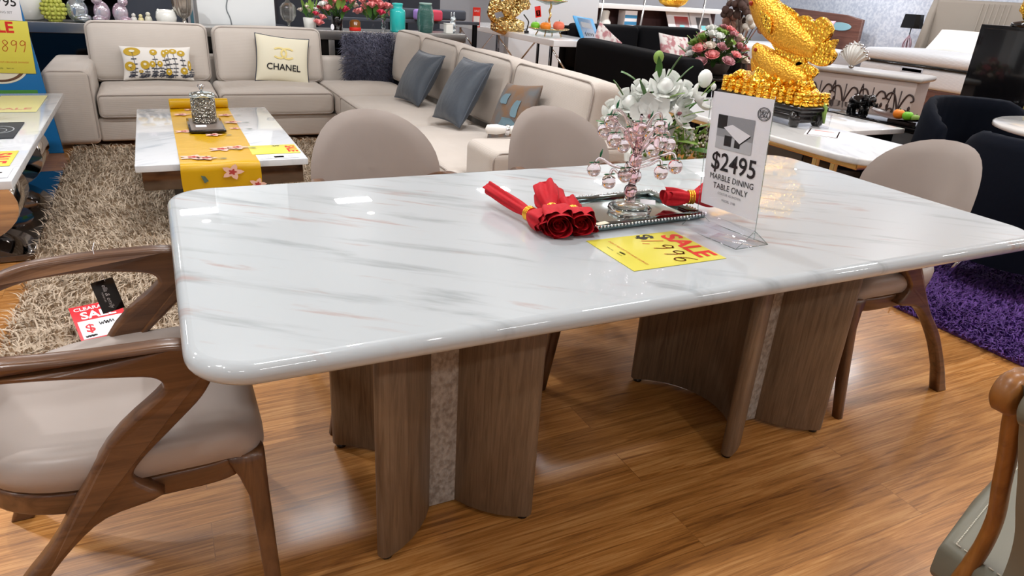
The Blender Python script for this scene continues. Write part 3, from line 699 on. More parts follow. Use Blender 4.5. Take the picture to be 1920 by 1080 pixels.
# ---------------------------------------------------------------- shag rugs
def rug(name, label, x0, x1, y0, y1, mat, n, length, width, thick, rows=False):
    t = thing(name, label, 'rug', ((x0+x1)/2, (y0+y1)/2, .001))
    hx, hy = (x1-x0)/2, (y1-y0)/2
    obj('rug_backing', B().box((-hx+.02, -hy+.02, 0), (hx-.02, hy-.02, thick), .003), mat, t)
    P = np.zeros((n, 3)); P[:, 0] = rng.uniform(-hx, hx, n); P[:, 1] = rng.uniform(-hy, hy, n); P[:, 2] = thick*.8
    keep = np.ones(n, bool)
    if rows:
        ph = (P[:, 1]*7.6+.16*np.sin(P[:, 0]*4)) % 1; keep = (ph > .30) | (rng.random(n) < .06)
    up = np.zeros((n, 3)); up[:, 2] = 1
    fl = np.zeros((n, 3)); fl[:, 1] = -.25; fl[:, 0] = .45*np.cos(P[:, 0]*4+P[:, 1]*3)
    P, up, fl = P[keep], up[keep], fl[keep]
    o = obj('pile', strands(B(), P, up, length, width, .9, flow=fl), mat, t); o['kind'] = 'stuff'
    return t
MT['beige'] = M('shag_beige', (222, 205, 183), .8, var=((16, 16, 16), .2), rgb2=(174, 155, 133))
rug('shag_rug', 'beige shag rug under the small marble coffee table', -.61, 1.22, 1.62, 4.98, MT['beige'], 52000, .05, .0065, .012, True)
MT['purple'] = M('purple_pile', (114, 70, 156), .7, var=((60, 60, 60), .2), rgb2=(58, 36, 96))
rug('purple_rug', 'purple shaggy rug on the wooden floor behind the end chair', 3.08, 5.0, -.9, 1.65, MT['purple'], 42000, .03, .008, .01)
t = card('clearance_tag', 'red and white clearance sale tag lying on the beige shag rug', 'sign', (-.285, 1.735, .085), (.97, .24, .0), (-.2, .93, .3), .17, .21,
    lambda b, Mx: (b.quad(.15, .1, Mx, 1, cy=-.033, z=.0004), b.text('CLEARANCE', .026, Mx, 1, cy=.083, bold=.02), b.text('SALE', .055, Mx, 1, cy=.043, bold=.03), b.text('$', .06, Mx, 0, cx=-.042, cy=-.03, z=.0008, bold=.02), hand(b, 'ww', .03, Mx, 2, -.01, -.02, .003), hand(b, 'www', .016, Mx, 2, -.066, -.075, .003)),
    [M('tag_red', (214, 30, 44), .4), MT['paper'], MT['ink']])

# ---------------------------------------------------------------- corner sofa
s = thing('corner_sofa', 'cream L-shaped corner sofa with loose back cushions', 'sofa', (.8, 5.5, 0))
def sp(name, lo, hi, r, bulge=(0, 0, 0), n=4, Mx=None):
    return obj(name, B().box(lo, hi, r, seg=3, n=n, bulge=bulge, M=Mx), MT['sofa'], s, world=True)
sp('base', (-.43, 5.13, .04), (1.42, 6.08, .215), .02, n=1)
sp('base', (1.40, 2.10, .04), (2.34, 6.08, .215), .02, n=1)
sp('back_frame', (-.45, 5.93, .04), (2.46, 6.13, .60), .04, n=1)
sp('back_frame', (2.26, 2.3, .04), (2.46, 6.0, .60), .05, n=1)
for (x, y) in ((-.6, 5.2), (1.3, 5.3), (1.5, 2.25), (-.6, 6.0), (2.3, 2.3)):
    obj('leg', B().lathe([(.02, 0), (.025, .045)], (x, y, 0), 10), MT['black'], s, world=True)
def pipe_loop(o, axis, val, a0, a1, b0, b1, r=.05, rad=.0055):
    P = rrect(a0, b0, a1, b1, r, 5); V = [(p[0], p[1], val) if axis == 2 else ((p[0], val, p[1]) if axis == 1 else (val, p[0], p[1])) for p in P]
    b = B().tube(V, rad, 6, closed=True)
    off = Vector((.8, 5.5, 0)); b.v = [tuple(Vector(p)-off) for p in b.v]
    return obj('piping', b, MT['piping'], o)
a = sp('arm', (-.735, 5.08, .03), (-.425, 6.1, .575), .045, (0, .0, .01)); pipe_loop(a, 1, 5.094, -.722, -.438, .05, .562, .05)
a = sp('arm', (1.45, 2.06, .03), (2.4, 2.42, .57), .045, (0, 0, .008)); pipe_loop(a, 1, 2.074, 1.463, 2.387, .05, .557, .05)
for (x0, x1, y0, y1) in ((-.415, .435, 5.1, 5.86), (.445, 1.35, 5.1, 5.86), (1.36, 2.06, 4.93, 5.86), (1.355, 2.06, 3.62, 4.92), (1.355, 2.06, 2.43, 3.61)):
    o = sp('seat_cushion', (x0, y0, .215), (x1, y1, .40), .04, (0, 0, .035))
    if y0 > 5: pipe_loop(o, 1, y0+.008, x0+.01, x1-.01, .228, .388, .03)
    else: pipe_loop(o, 0, x0+.008, y0+.01, y1-.01, .228, .388, .03)
sp('seat_cushion', (1.33, 2.07, .215), (1.447, 2.44, .40), .035)
def back_cushion(w, h, t, loc, rz, tilt):
    b = B().box((-w/2, -t/2, -h/2), (w/2, t/2, h/2), .06, seg=4, n=5, bulge=(0, .05, .015))
    o = obj('back_cushion', b, MT['sofa'], s); o.location = Vector(loc)-Vector((.8, 5.5, 0)); o.rotation_euler = (R(-tilt), 0, rz)
    for y in (-t/2+.012,):
        P = rrect(-w/2+.012, -h/2+.012, w/2-.012, h/2-.012, .07, 5)
        obj('piping', B().tube([(p[0], y-.0, p[1]) for p in P], .0055, 6, closed=True), MT['piping'], o)
back_cushion(.915, .47, .2, (-.01, 5.87, .625), 0, 8)
back_cushion(.925, .47, .2, (.945, 5.87, .615), 0, 8)
for (y0, y1) in ((5.02, 5.72), (4.17, 4.98), (3.2, 4.14), (2.2, 3.17)):
    back_cushion(y1-y0, .46, .22, (2.17, (y0+y1)/2, .645), R(-90), 8)

# cushions on the sofa
def cushion(name, label, w, h, t, loc, right, up, mat, piping=None, extra=None, mats=None, n=16):
    th = thing(name, label, 'cushion', loc)
    Mx = basis((0, 0, 0), right, up); b = pillow(B(), w, h, t, Mx, n=n)
    if extra: extra(b, Mx)
    obj('cover', b, mats or [mat], th, recalc=False)
    if piping: obj('piping', B().tube([Mx @ Vector(p) for p in edge_piping(w, h)], .006, 6, closed=True), piping, th)
    return th
def floral(b, Mx):
    w, h, t = .53, .27, .13
    F = [(-.175, .085, .062, .034), (-.2, -.03, .04, .036), (-.09, -.02, .034, .034), (-.02, .08, .028, .024), (-.035, -.015, .022, .026), (.02, -.012, .02, .024), (.055, .07, .018, .03), (.08, .085, .02, .02), (.125, .09, .03, .02), (.185, .075, .03, .024), (.08, -.075, .022, .026), (.195, -.065, .028, .028), (.24, -.02, .012, .04), (-.125, -.07, .016, .012)]
    for (x, y, rx, ry) in F:
        st = catmull([(x, y, 0), (x+.012, (y-.12)/2-.02, 0), (x-.004, -.12, 0)], 6)
        for p, q in zip(st[:-1], st[1:]):
            d = (q-p).normalized()*.002; decal(b, [(p.x-d.y, p.y+d.x), (p.x+d.y, p.y-d.x), (q.x+d.y, q.y-d.x), (q.x-d.y, q.y+d.x)], .003, Mx, 2, w, h, t)
        for k in range(3, len(st)-1, 2):
            for sg in (-1, 1): decal(b, ell(st[k].x+sg*.011, st[k].y+.006, .011, .0045, 8, 0), .003, Mx, 2, w, h, t)
        decal(b, ell(x, y, rx, ry, 16), .004, Mx, 1, w, h, t)
        decal(b, ell(x, y+ry*.15, rx*.35, ry*.3, 10), .006, Mx, 3, w, h, t)
cushion('floral_cushion', 'oblong white cushion printed with mustard flowers', .53, .27, .13, (.03, 5.655, .56), (1, .0, .0), (0, .25, 1), MT['white_cloth'], None, floral, [MT['white_cloth'], MT['mustard_print'], MT['stem_print'], MT['cream_cloth']])
def emblem(b, Mx):
    w, h, t = .46, .40, .14
    for sg in (-1, 1):
        cx = .035*sg; pts = []
        for i in range(25):
            a = R(42+276*i/24); pts.append((math.cos(a), math.sin(a)))
        for p, q in zip(pts[:-1], pts[1:]):
            k = (-sg)
            quad = [(cx+(-sg)*-1*p[0]*.062*-1 if False else cx-sg*-p[0]*.064, p[1]*.05+.045), (cx+sg*q[0]*.064, q[1]*.05+.045), (cx+sg*q[0]*.048, q[1]*.036+.045), (cx+sg*p[0]*.048, p[1]*.036+.045)]
            decal(b, quad, .006, Mx, 1, w, h, t)
    n0 = len(b.v)
    b.text('CHANEL', .074, Mx, 2, cy=-.075, bold=.012, z=0)
    inv = Mx.inverted()
    for i in range(n0, len(b.v)):
        p = inv @ Vector(b.v[i]); b.v[i] = tuple(Mx @ Vector((p.x, p.y, pz(p.x, p.y, w, h, t)+.006)))
cushion('lettered_cushion', 'cream cushion with a gold ring emblem and black lettering', .46, .40, .14, (1.03, 5.655, .60), (1, 0, -.1), (0, .25, 1), MT['cream_cloth'], MT['charcoal'], emblem, [MT['cream_cloth'], MT['gold_foil'], MT['ink']])
f = cushion('fluffy_cushion', 'dark grey long-haired fluffy square cushion in the sofa corner', .43, .43, .13, (1.86, 5.80, .605), (1, 0, .03), (0, .16, 1), MT['fur'])
nb = 9000; uv = rng.uniform(-1, 1, (nb, 2)); Mx = basis((0, 0, 0), (1, 0, .03), (0, .16, 1)); mm = np.array(Mx.to_3x3())
sgn = np.where(rng.random(nb) < .8, 1, -1)
zz = sgn*.065*np.clip((1-uv[:, 0]**2)*(1-uv[:, 1]**2), 0, 1)**.45
base = np.stack([uv[:, 0]*.213, uv[:, 1]*.213, zz], 1); upv = np.stack([uv[:, 0]*.8, uv[:, 1]*.8-.2, sgn*np.ones(nb)*.7], 1); upv /= np.linalg.norm(upv, axis=1)[:, None]
fl = np.zeros((nb, 3)); fl[:, 1] = -.5
o = obj('long_hair', strands(B(), base @ mm.T, upv @ mm.T, .075, .006, .9, flow=fl @ mm.T), M('fur_strand', (104, 104, 124), .45, var=((60, 60, 60), .2), rgb2=(54, 54, 68)), f, recalc=False); o['kind'] = 'stuff'
cushion('slate_cushion', 'slate blue satin cushion leaning on the sofa back near the fluffy cushion', .44, .42, .17, (1.85, 4.35, .625), (.12, -1, 0), (.24, -.2, .36), MT['slate'], MT['slate'])
cushion('slate_cushion', 'slate blue satin cushion leaning on the sofa beside the brown cushion', .40, .46, .17, (1.85, 3.46, .65), (.1, -1, .0), (.214, .10, .385), MT['slate'], MT['slate'])
def patches(b, Mx):
    w, h, t = .42, .38, .14
    for (x, y, rx, ry) in ((-.04, .07, .05, .045), (.11, .02, .03, .07), (.06, -.07, .08, .04), (-.1, -.12, .06, .04)):
        decal(b, [(x+(rx*math.cos(a))*(1+.3*math.sin(3*a+x*40)), y+ry*math.sin(a)*(1+.3*math.cos(2*a))) for a in np.linspace(0, 2*PI, 17)[:-1]], .004, Mx, 1, w, h, t)
cushion('brocade_cushion', 'bronze brown cushion with pale blue patches', .42, .38, .14, (1.90, 2.76, .62), (.05, -1, .10), (.42, -.1, 1), MT['brown'], None, patches, [MT['brown'], M('blue_patch', (104, 132, 144), .5)])
# white rolled napkin on the sofa arm
t = thing('rolled_napkin', 'white rolled napkin with a silver ring on the sofa arm', 'napkin', (1.66, 2.36, .582), R(-18))
obj('cloth', B().lathe([(.004, -.11), (.024, -.1), (.028, -.05), (.017, .01), (.026, .05), (.036, .1), (.02, .108)], (0, 0, 0), 14, M=T(0, 0, .034) @ RY(R(90))), MT['white_cloth'], t)
obj('napkin_ring', B().lathe([(.022, -.012), (.027, -.008), (.027, .008), (.022, .012)], (0, 0, .01), 14, M=T(0, 0, .034) @ RY(R(90)), rib=.08, ribn=7), MT['chrome'], t)

# ---------------------------------------------------------------- coffee table
t = thing('coffee_table', 'low marble coffee table with yellow floral runner across it', 'table', (.275, 3.53, 0))
obj('tabletop', B().box((-.41, -.79, .385), (.41, .79, .42), .004), MT['grey_marble'], t)
obj('apron', B().box((-.385, -.765, .285), (.385, .765, .385), .003), M('bronze_mirror', (112, 98, 88), .12, 1), t)
obj('plinth', B().box((-.25, -.45, .02), (.25, .5, .30), .003), MT['black'], t)
t = thing('table_runner', 'mustard yellow floral table runner over the coffee table', 'runner', (.25, 3.5, .42))
def run(u, v):
    x = -.185+.37*u
    L = [(.86, 0), (-.775, 0), (-.80, -.004), (-.812, -.02), (-.815, -.21)]
    s_ = v*1.95; y = .82-s_; 
    if y > -.785: p = (x, y, .003+.002*math.sin(u*9+y*7))
    elif y > -.80: p = (x, y, .002)
    else: p = (x*(1+.02*math.sin(y*20)), -.802-.006*math.sin(u*8), .002+(y+.80))
    return (p[0], p[1]+.03*(p[1] < -.78)*0, p[2])
b = B().surf(run, 10, 60)
rl = B()
def flower_print(cx, y, r, mi):
    pts = []
    for i in range(20):
        a = 2*PI*i/20; k = r*(1+.35*math.cos(5*a)); pts.append((cx+k*math.cos(a), y+k*.75*math.sin(a)))
    return pts
for (x, y, r) in ((-.13, .0, .045), (.02, -.12, .04), (.16, .25, .045), (-.12, -.66, .055), (-.06, -.69, .045), (.03, -.5, .055), (.11, -.47, .05), (.155, .05, .03), (-.12, .55, .045), (.14, .5, .04), (-.05, .72, .045)):
    b.add([(p[0], p[1], .0085) for p in flower_print(x, y, r, 1)], [tuple(range(20))], 1, None, False)
    b.add([(p[0], p[1], .0095) for p in flower_print(x, y, r*.4, 1)], [tuple(range(20))], 2, None, False)
    b.add([(x+.05, y-.02, .0085), (x+.09, y-.03, .0085), (x+.1, y-.02, .0085), (x+.08, y-.012, .0085)], [(0, 1, 2, 3)], 3, None, False)
for (x, z, r) in ((.05, -.04, .042), (.165, -.11, .034), (-.1, -.05, .0)):
    b.add([(p[0], -.8145, z+p[1]) for p in flower_print(x, 0, r, 1)] if r else [(x, -.8145, z), (x+.015, -.8145, z-.04), (x+.035, -.8145, z-.03), (x+.02, -.8145, z-.005)], [tuple(range(20 if r else 4))], 1 if r else 3, None, False)
    if r: b.add([(p[0], -.8155, z+p[1]) for p in flower_print(x, 0, r*.4, 1)], [tuple(range(20))], 2, None, False)
for (x, z) in ((.0, -.15), (-.05, -.16), (.05, -.14)): b.add([(x, -.8145, z), (x+.03, -.8145, z-.03), (x+.034, -.8145, z-.026), (x+.004, -.8145, z+.004)], [(0, 1, 2, 3)], 3, None, False)
PK = M('print_blush', (236, 190, 170), .6); obj('cloth', b, [MT['mustard'], PK, M('print_rose', (178, 62, 58), .6), M('print_sage', (86, 106, 92), .6)], t, recalc=False)
b = B().lathe([(.03, -.185), (.034, -.18), (.034, .18), (.03, .185)], (0, 0, 0), 16, M=T(0, .80, .036) @ RY(R(90)))
obj('rolled_end', b, [MT['mustard']], t)
t = thing('square_tray', 'dark square tray on the yellow runner under the crystal jar', 'tray', (.245, 3.62, .432))
obj('tray_base', B().box((-.10, -.2, 0), (.10, .2, .012), .003), MT['black'], t)
obj('tray_inlay', B().box((-.088, -.185, .0122), (.088, .185, .0155), .001), M('taupe_lacquer', (120, 108, 100), .35), t)
t = thing('crystal_jar', 'sparkling cut crystal canister with a glass lid on the coffee table', 'jar', (.245, 3.66, .4485))
MT['sparkle'] = M('crushed_crystal', (206, 204, 196), .12, .85, bump=('voronoi', 90, 1, .02), var=((70, 70, 70), .15), rgb2=(120, 118, 108))  # bright and dark flecks mixed into the colour imitate glints
obj('body', B().lathe([(.066, 0), (.07, .004), (.07, .135), (.062, .15)], (0, 0, 0), 28), MT['sparkle'], t)
obj('lid', B().lathe([(.066, .152), (.072, .156), (.072, .172), (.04, .18), (.012, .184)], (0, 0, 0), 24), MT['mirror'], t)
k = B().ball((0, 0, .205), (.014, .014, .02)); [k.ball((.016*math.cos(a), .016*math.sin(a), .215), .008, nu=8, nv=6) for a in np.linspace(0, 2*PI, 6)[:-1]]
obj('lid_knob', k, MT['chrome'], t)
o = obj('swing_tag', B().box((-.03, -.012, 0), (.03, .012, .002), .0006), MT['paper'], t); o.location = (-.03, -.135, .0); o.rotation_euler = (R(30), 0, 0)
card('sale_card', 'yellow sale card lying flat on the near right corner of the coffee table', 'sign', (.545, 2.97, .4225), (0, -1, 0), (1, 0, 0), .21, .25,
     lambda b, Mx: (b.text('SALE', .07, Mx, 1, cy=.09, bold=.03), b.text('$', .05, Mx, 2, cx=-.08, cy=.02, bold=.02), b.quad(.21, .02, Mx, 1, cy=-.09) if False else None), SALE)
card('price_strip', 'small white strip with printing at the edge of the coffee table', 'sign', (.545, 2.79, .4225), (1, 0, 0), (0, 1, 0), .2, .06, lambda b, Mx: (b.quad(.05, .035, Mx, 1, cx=0), b.text('WAS', .018, Mx, 2, cx=-.06), b.text('NOW', .018, Mx, 2, cx=.06)), [MT['paper'], PK, MT['grey_ink']])

# ---------------------------------------------------------------- chrome-based table at the far left
t = thing('chrome_table', 'marble table on curved mirror chrome legs beside the blue board', 'table', (-1.0, 3.58, 0))
obj('tabletop', B().box((-.42, -1.17, .425), (.42, 1.17, .462), .004), MT['grey_marble'], t)
obj('base_plate', B().box((-.36, -.88, .003), (.39, .72, .035), .004), M('dark_mirror_plate', (120, 116, 116), .05, 1), t)
CH = M('mirror_steel', (220, 214, 208), .04, 1)
for yc in (-.55, .42):
    for sg in (1, -1):
        o_ = [(sg*(.06+.29*math.sin(a)), .23-.195*math.cos(a)) for a in np.linspace(0, PI, 20)]
        i_ = [(sg*(.06+.21*math.sin(a)), .23-.14*math.cos(a)) for a in np.linspace(PI, 0, 20)]
        obj('leg', B().prism(o_+i_, .36, T(0, yc, 0) @ RX(R(90)), bev=.002, seg=1), CH, t)
card('placemat', 'dark slate placemat with a white ring design on the chrome-legged table', 'mat', (-.83, 3.47, .4685), (1, 0, 0), (0, 1, 0), .30, .42, lambda b, Mx: (b.disc(.07, .1, Mx, 1, inner=.92, cx=.06), b.disc(.05, .07, Mx, 1, inner=.92, cx=.05, cy=-.02)), [MT['slateboard'], M('chalk_line', (170, 176, 180), .6)], th=.005)
t = thing('potted_sprig', 'small pale green sprig in a silver vase on the chrome-legged table', 'plant', (-.86, 3.78, .463))
obj('vase', B().lathe([(.03, 0), (.035, .005), (.02, .03), (.03, .08), (.045, .13), (.04, .14)], (0, 0, 0), 16), MT['chrome'], t)
for k in range(9):
    a = k*2.4; r_ = .02+.03*(k % 3); z_ = .16+.03*(k % 4)
    obj('leaf', B().tube([(0, 0, .12), (r_*.6*math.cos(a), r_*.6*math.sin(a), z_-.02), (r_*math.cos(a), r_*math.sin(a), z_+.03)], [.003, .014, .001], 6, flat=.5), MT['leaf2'], t)
card('sale_card', 'pale yellow sale card in the far corner of the chrome-legged table', 'sign', (-.79, 4.33, .465), (1, 0, 0), (0, 1, 0), .26, .62, lambda b, Mx: b.text('SALE', .09, Mx, 1, cy=-.2, bold=.02), [M('faded_yellow', (222, 216, 150), .4), M('faded_red', (220, 150, 130), .5)])
card('sale_card', 'yellow sale card at the near corner of the chrome-legged table', 'sign', (-.72, 2.82, .465), (0, -1, 0), (1, 0, 0), .30, .2, lambda b, Mx: b.text('SALE', .1, Mx, 1, cy=.04, bold=.03), SALE)
card('price_strip', 'white price strip beside the sale card on the chrome-legged table', 'sign', (-.70, 2.55, .465), (1, 0, 0), (0, 1, 0), .2, .18, lambda b, Mx: b.quad(.14, .02, Mx, 1), [MT['paper'], MT['grey_ink']])

# ---------------------------------------------------------------- blue display board
t = thing('display_board', 'blue sandwich board with a price sheet and yellow sale card', 'sign', (-1.09, 4.98, 0))
tilt = math.atan2(.12, 1.25)
b = B().prism([(-.42, 0), (.42, 0), (.30, 1.28), (-.30, 1.28)], .02, basis((0, 0, .0), (1, 0, 0), (0, math.sin(tilt), math.cos(tilt))), bev=.004)
Mb = basis((0, -.0105, 0), (1, 0, 0), (0, math.sin(tilt), math.cos(tilt)))
b.disc(.17, .12, Mb, 2, cx=.13, cy=.61, z=.001, n=40); b.disc(.155, .108, Mb, 1, cx=.13, cy=.61, z=.0015, n=40, inner=.86)
b.quad(.42, .035, Mb, 3, cx=.12, cy=.43, z=.001)
obj('front_panel', b, [MT['blue'], MT['walnut'], MT['cream_cloth'], M('board_green', (70, 140, 60), .5)], t, recalc=False)
b = B().prism([(-.42, 0), (.30, 0), (.22, 1.26), (-.30, 1.26)], .02, basis((0, .32, 0), (1, 0, 0), (0, -.16, 1)), bev=.004)
obj('rear_panel', b, MT['blue'], t)
card('price_sheet', 'white price sheet pinned at the top of the blue board', 'sign', Vector((-.965, 4.966, 0))+Vector((0, math.sin(tilt), math.cos(tilt)))*1.06, (1, 0, -.02), (0, math.sin(tilt), math.cos(tilt)), .40, .30,
     lambda b, Mx: (b.quad(.24, .07, Mx, 1, cx=0, cy=.10), b.text('$1795', .08, Mx, 2, cx=.082, cy=-.035, bold=.01), b.text('MODERN DINING SET', .02, Mx, 3, cy=-.1, cx=.05), b.text('MODEL 9', .014, Mx, 3, cy=-.125, cx=.03)), [MT['paper'], MT['midgrey'], MT['ink'], MT['grey_ink']], th=.002)
card('sale_card', 'yellow sale card with handwritten price hung on the blue board', 'sign', Vector((-.925, 4.964, 0))+Vector((0, math.sin(tilt), math.cos(tilt)))*.735, (1, 0, -.02), (0, math.sin(tilt), math.cos(tilt)), .36, .345,
     lambda b, Mx: (b.text('SALE', .098, Mx, 1, cx=-.01, cy=.125, bold=.03), b.text('$', .06, Mx, 2, cx=-.105, cy=-.01, bold=.02), hand(b, '2,899', .075, Mx, 3, -.072, -.03, .0045, .68), b.text("DON'T MISS OUT ON HUGE SAVINGS!", .015, Mx, 3, cx=.02, cy=-.1), b.text('Was only:     Item no.', .013, Mx, 2, cx=0, cy=-.14)), SALE, th=.002)

# ---------------------------------------------------------------- ornament console behind the sofa
CZ = .815
t = thing('console_table', 'long brushed silver console behind the cream sofa', 'console', (1.0, 6.42, 0))
for (x0, x1) in ((-2.1, -.62), (-.62, 2.0)):
    pass
obj('tabletop', B().box((-2.1, -.17, CZ-.085), (2.02, .2, CZ), .004), MT['steel'], t)
for x in (-2.05, -.75, .6, 1.95): obj('leg', B().box((x-.03, -.16, 0), (x+.03, .18, CZ-.085), .003), MT['steel'], t)
obj('back_panel', B().box((-2.05, .15, .05), (1.97, .18, CZ-.085), .003), MT['black'], t)
def lathe_thing(name, label, cat, loc, prof, mat, part='body', n=20, **k):
    t = thing(name, label, cat, loc); obj(part, B().lathe(prof, (0, 0, 0), n, **k), mat, t); return t
def figure(label, x, y, h, mat, ears=True, cat='figurine', lean=0, s=1.0):
    t = thing('rabbit_figurine', label, cat, (x, y, CZ)); b = B()
    b.ball((0, 0, h*.32), (.24*h*s, .2*h*s, h*.33), nu=14, nv=10); b.ball((lean*h, -.1*h, h*.12), (.2*h*s, .2*h, h*.12), nu=10, nv=6)
    obj('body', b, mat, t)
    hd = B().ball((lean*h, -.06*h, h*.68), (.16*h, .17*h, .15*h), nu=12, nv=8); hd.ball((lean*h, -.2*h, h*.65), (.07*h, .07*h, .06*h), nu=8, nv=6)
    o = obj('head', hd, mat, t)
    if ears:
        for sg in (-1, 1): obj('ear', B().ball((lean*h+sg*.08*h, 0, h*.9), (.045*h, .03*h, .16*h), nu=8, nv=6), mat, o)
    return t
SILV = M('silver_glaze', (196, 206, 212), .14, .75); PEARL = M('pearl_glaze', (206, 208, 216), .15, .5, var=((14, 14, 14), .2), rgb2=(190, 150, 170))
lathe_thing('round_vase', 'round white vase behind the blue board', 'vase', (-.90, 6.46, CZ), [(.08, 0), (.11, .01), (.17, .12), (.16, .2), (.08, .3), (.05, .33), (.055, .36)], MT['porcelain'])
t = thing('succulent_pot', 'yellow green beaded plant ball in a small pot on the console', 'plant', (-.70, 6.33, CZ))
b = B(); [b.ball((.085*math.cos(a)*math.cos(q), .085*math.sin(a)*math.cos(q), .095+.09*math.sin(q)), .017, nu=7, nv=5) for q in np.linspace(-1.1, 1.2, 7) for a in np.linspace(0, 2*PI, 13)[:-1]]; b.ball((0, 0, .09), .08)
o = obj('beaded_foliage', b, M('yellow_green', (186, 190, 84), .5), t); o['kind'] = 'stuff'
for k in range(10):
    a = k*.63; obj('leaf', B().tube([(0, 0, .17), (.05*math.cos(a), .05*math.sin(a), .22), (.09*math.cos(a), .09*math.sin(a), .25)], [.006, .012, .001], 6), M('purple_leaf', (120, 92, 110), .5) if k == 0 else bpy.data.materials['purple_leaf'], t)
figure('white and silver animal figurine nearest the beaded plant ball', -.53, 6.36, .30, SILV, lean=.12, s=1.15)
figure('silver rabbit figurine with pink ears between the two other silver animals', -.345, 6.36, .27, PEARL, lean=-.1)
figure('silver blue rabbit figurine next to three tiny figurines', -.205, 6.36, .26, PEARL, lean=.12)
for i, (x, h, n_, c) in enumerate(((-.105, .085, 'palest grey of the three tiny figurines beside the silver rabbits', (206, 204, 196)), (-.05, .08, 'yellowish middle one of the three tiny figurines', (214, 202, 150)), (.01, .1, 'tallest of the three tiny figurines, next to the round ivory pot', (206, 202, 184)))):
    t = thing('tiny_figurine', n_, 'figurine', (x, 6.36, CZ)); m_ = M('figurine_glaze', c, .35)
    obj('body', B().ball((0, 0, h*.36), (h*.3, h*.28, h*.38), nu=10, nv=8), m_, t); obj('head', B().ball((0, -.005, h*.82), h*.2, nu=10, nv=7), m_, t)
t = lathe_thing('round_pot', 'round ivory pot with small ears and a sprig motif', 'pot', (.155, 6.36, CZ), [(.05, 0), (.075, .01), (.088, .06), (.078, .11), (.055, .125), (.05, .117)], MT['porcelain'])
for sg in (-1, 1): obj('ear', B().ball((sg*.06, 0, .118), (.012, .008, .014), nu=8, nv=6), MT['porcelain'], t)
lathe_thing('ribbed_goblet', 'ribbed silver goblet vase beside the white pillar', 'vase', (.30, 6.36, CZ), [(.045, 0), (.05, .006), (.018, .018), (.014, .05), (.022, .06), (.06, .09), (.082, .15), (.088, .24), (.095, .3), (.09, .3)], M('mercury_silver', (186, 180, 172), .2, .9), rib=.05, ribn=10, n=60)
lathe_thing('glass_urn', 'dark glass urn on a stem on the other side of the pillar', 'vase', (1.22, 6.36, CZ), [(.045, 0), (.05, .006), (.012, .02), (.012, .05), (.05, .075), (.07, .12), (.072, .19), (.05, .22), (.02, .24), (.012, .27)], MT['smoke'], rib=.04, ribn=12, n=48)

# flowers
def rose(b, c, r, mi, d=(0, -.4, 1)):
    Mx = basis(c, Vector(d).orthogonal(), Vector(d).cross(Vector(d).orthogonal()))
    b.ball((0, 0, 0), (r*.5, r*.5, r*.55), mi, Mx, nu=8, nv=6)
    for ring, (k, rr, tl) in enumerate(((4, .55, .15), (5, .8, .45), (6, 1.0, .8))):
        for i in range(k):
            a = 2*PI*i/k+ring*.6
            def fn(u, v, a=a, rr=rr, tl=tl):
                w_ = (u-.5)*1.5; an = a+w_*.75*(1-.25*v)
                rad = r*(.28+(rr-.28)*(v**(1.2-tl*.5))); z = r*(-.35+.95*v*(1-.55*tl*v))
                return (rad*math.cos(an), rad*math.sin(an), z-.12*r*abs(w_)**2)
            b.surf(fn, 4, 4, mi, Mx)
    return b
def leafblade(b, p, d, L, W, mi):
    d = Vector(d).normalized(); s_ = d.cross(Vector((0, 0, 1))); s_ = s_.normalized() if s_.length > .01 else Vector((1, 0, 0)); n_ = s_.cross(d)
    def fn(u, v): 
        w_ = W*math.sin(PI*min(1, v*.96+.02))**.8; return Vector(p)+d*L*v+s_*w_*(u-.5)+n_*(.12*L*math.sin(v*2)-abs(u-.5)*W*.25)
    b.surf(fn, 2, 6, mi); return b
def bouquet(name, label, loc, vase, items, leaves, stems_to=None, group=None):
    """items: (kind, colour, x, y, z, r); every bloom is a part of its own"""
    t = thing(name, label, 'flowers', loc)
    if vase: obj('vase', vase[0], vase[1], t)
    for (k, col, x, y, z, r) in items:
        b = B(); dirv = (x*1.2, y*1.2-.4*r, .6)
        rose(b, Vector((x, y, z)), r, 0, dirv)
        o = obj('bloom', b, MT[col], t, recalc=False)
    z0 = stems_to if stems_to is not None else 0
    for (x, y, z, L, W, col) in leaves:
        d = Vector((x, y, .35*(z+.2)))
        obj('leaf', leafblade(B(), (x, y, z), d if d.length > .01 else (0, 0, 1), L, W, 0), MT[col], t, recalc=False)
    b = B()
    for it in items: b.tube([(0, 0, z0), (it[2]*.5, it[3]*.5, z0+(it[4]-z0)*.6), (it[2], it[3], it[4]-it[5]*.3)], .004, 5)
    obj('stems', b, MT['leaf'], t)
    return t
rs = random.Random(3)
def cluster(n, rx, ry, rz, cz, r, cols, rr=rs):
    out = []
    for i in range(n):
        a = 2*PI*i*.618; q = math.sqrt((i+.5)/n)
        out.append(('rose', rr.choice(cols), rx*q*math.cos(a), ry*q*math.sin(a)-.02, cz+rz*(1-q*q)+rr.uniform(-.03, .03), r*rr.uniform(.8, 1.15)))
    return out
def leafset(n, rad, z0, z1, L, W, cols, rr=rs):
    return [(rad*rr.uniform(.3, 1)*math.cos(a), rad*rr.uniform(.3, 1)*math.sin(a), rr.uniform(z0, z1), L*rr.uniform(.7, 1.2), W, rr.choice(cols)) for a in [2*PI*k/n for k in range(n)]]
V1 = B().lathe([(.05, 0), (.055, .004), (.065, .1), (.06, .105)], (0, 0, 0), 18)
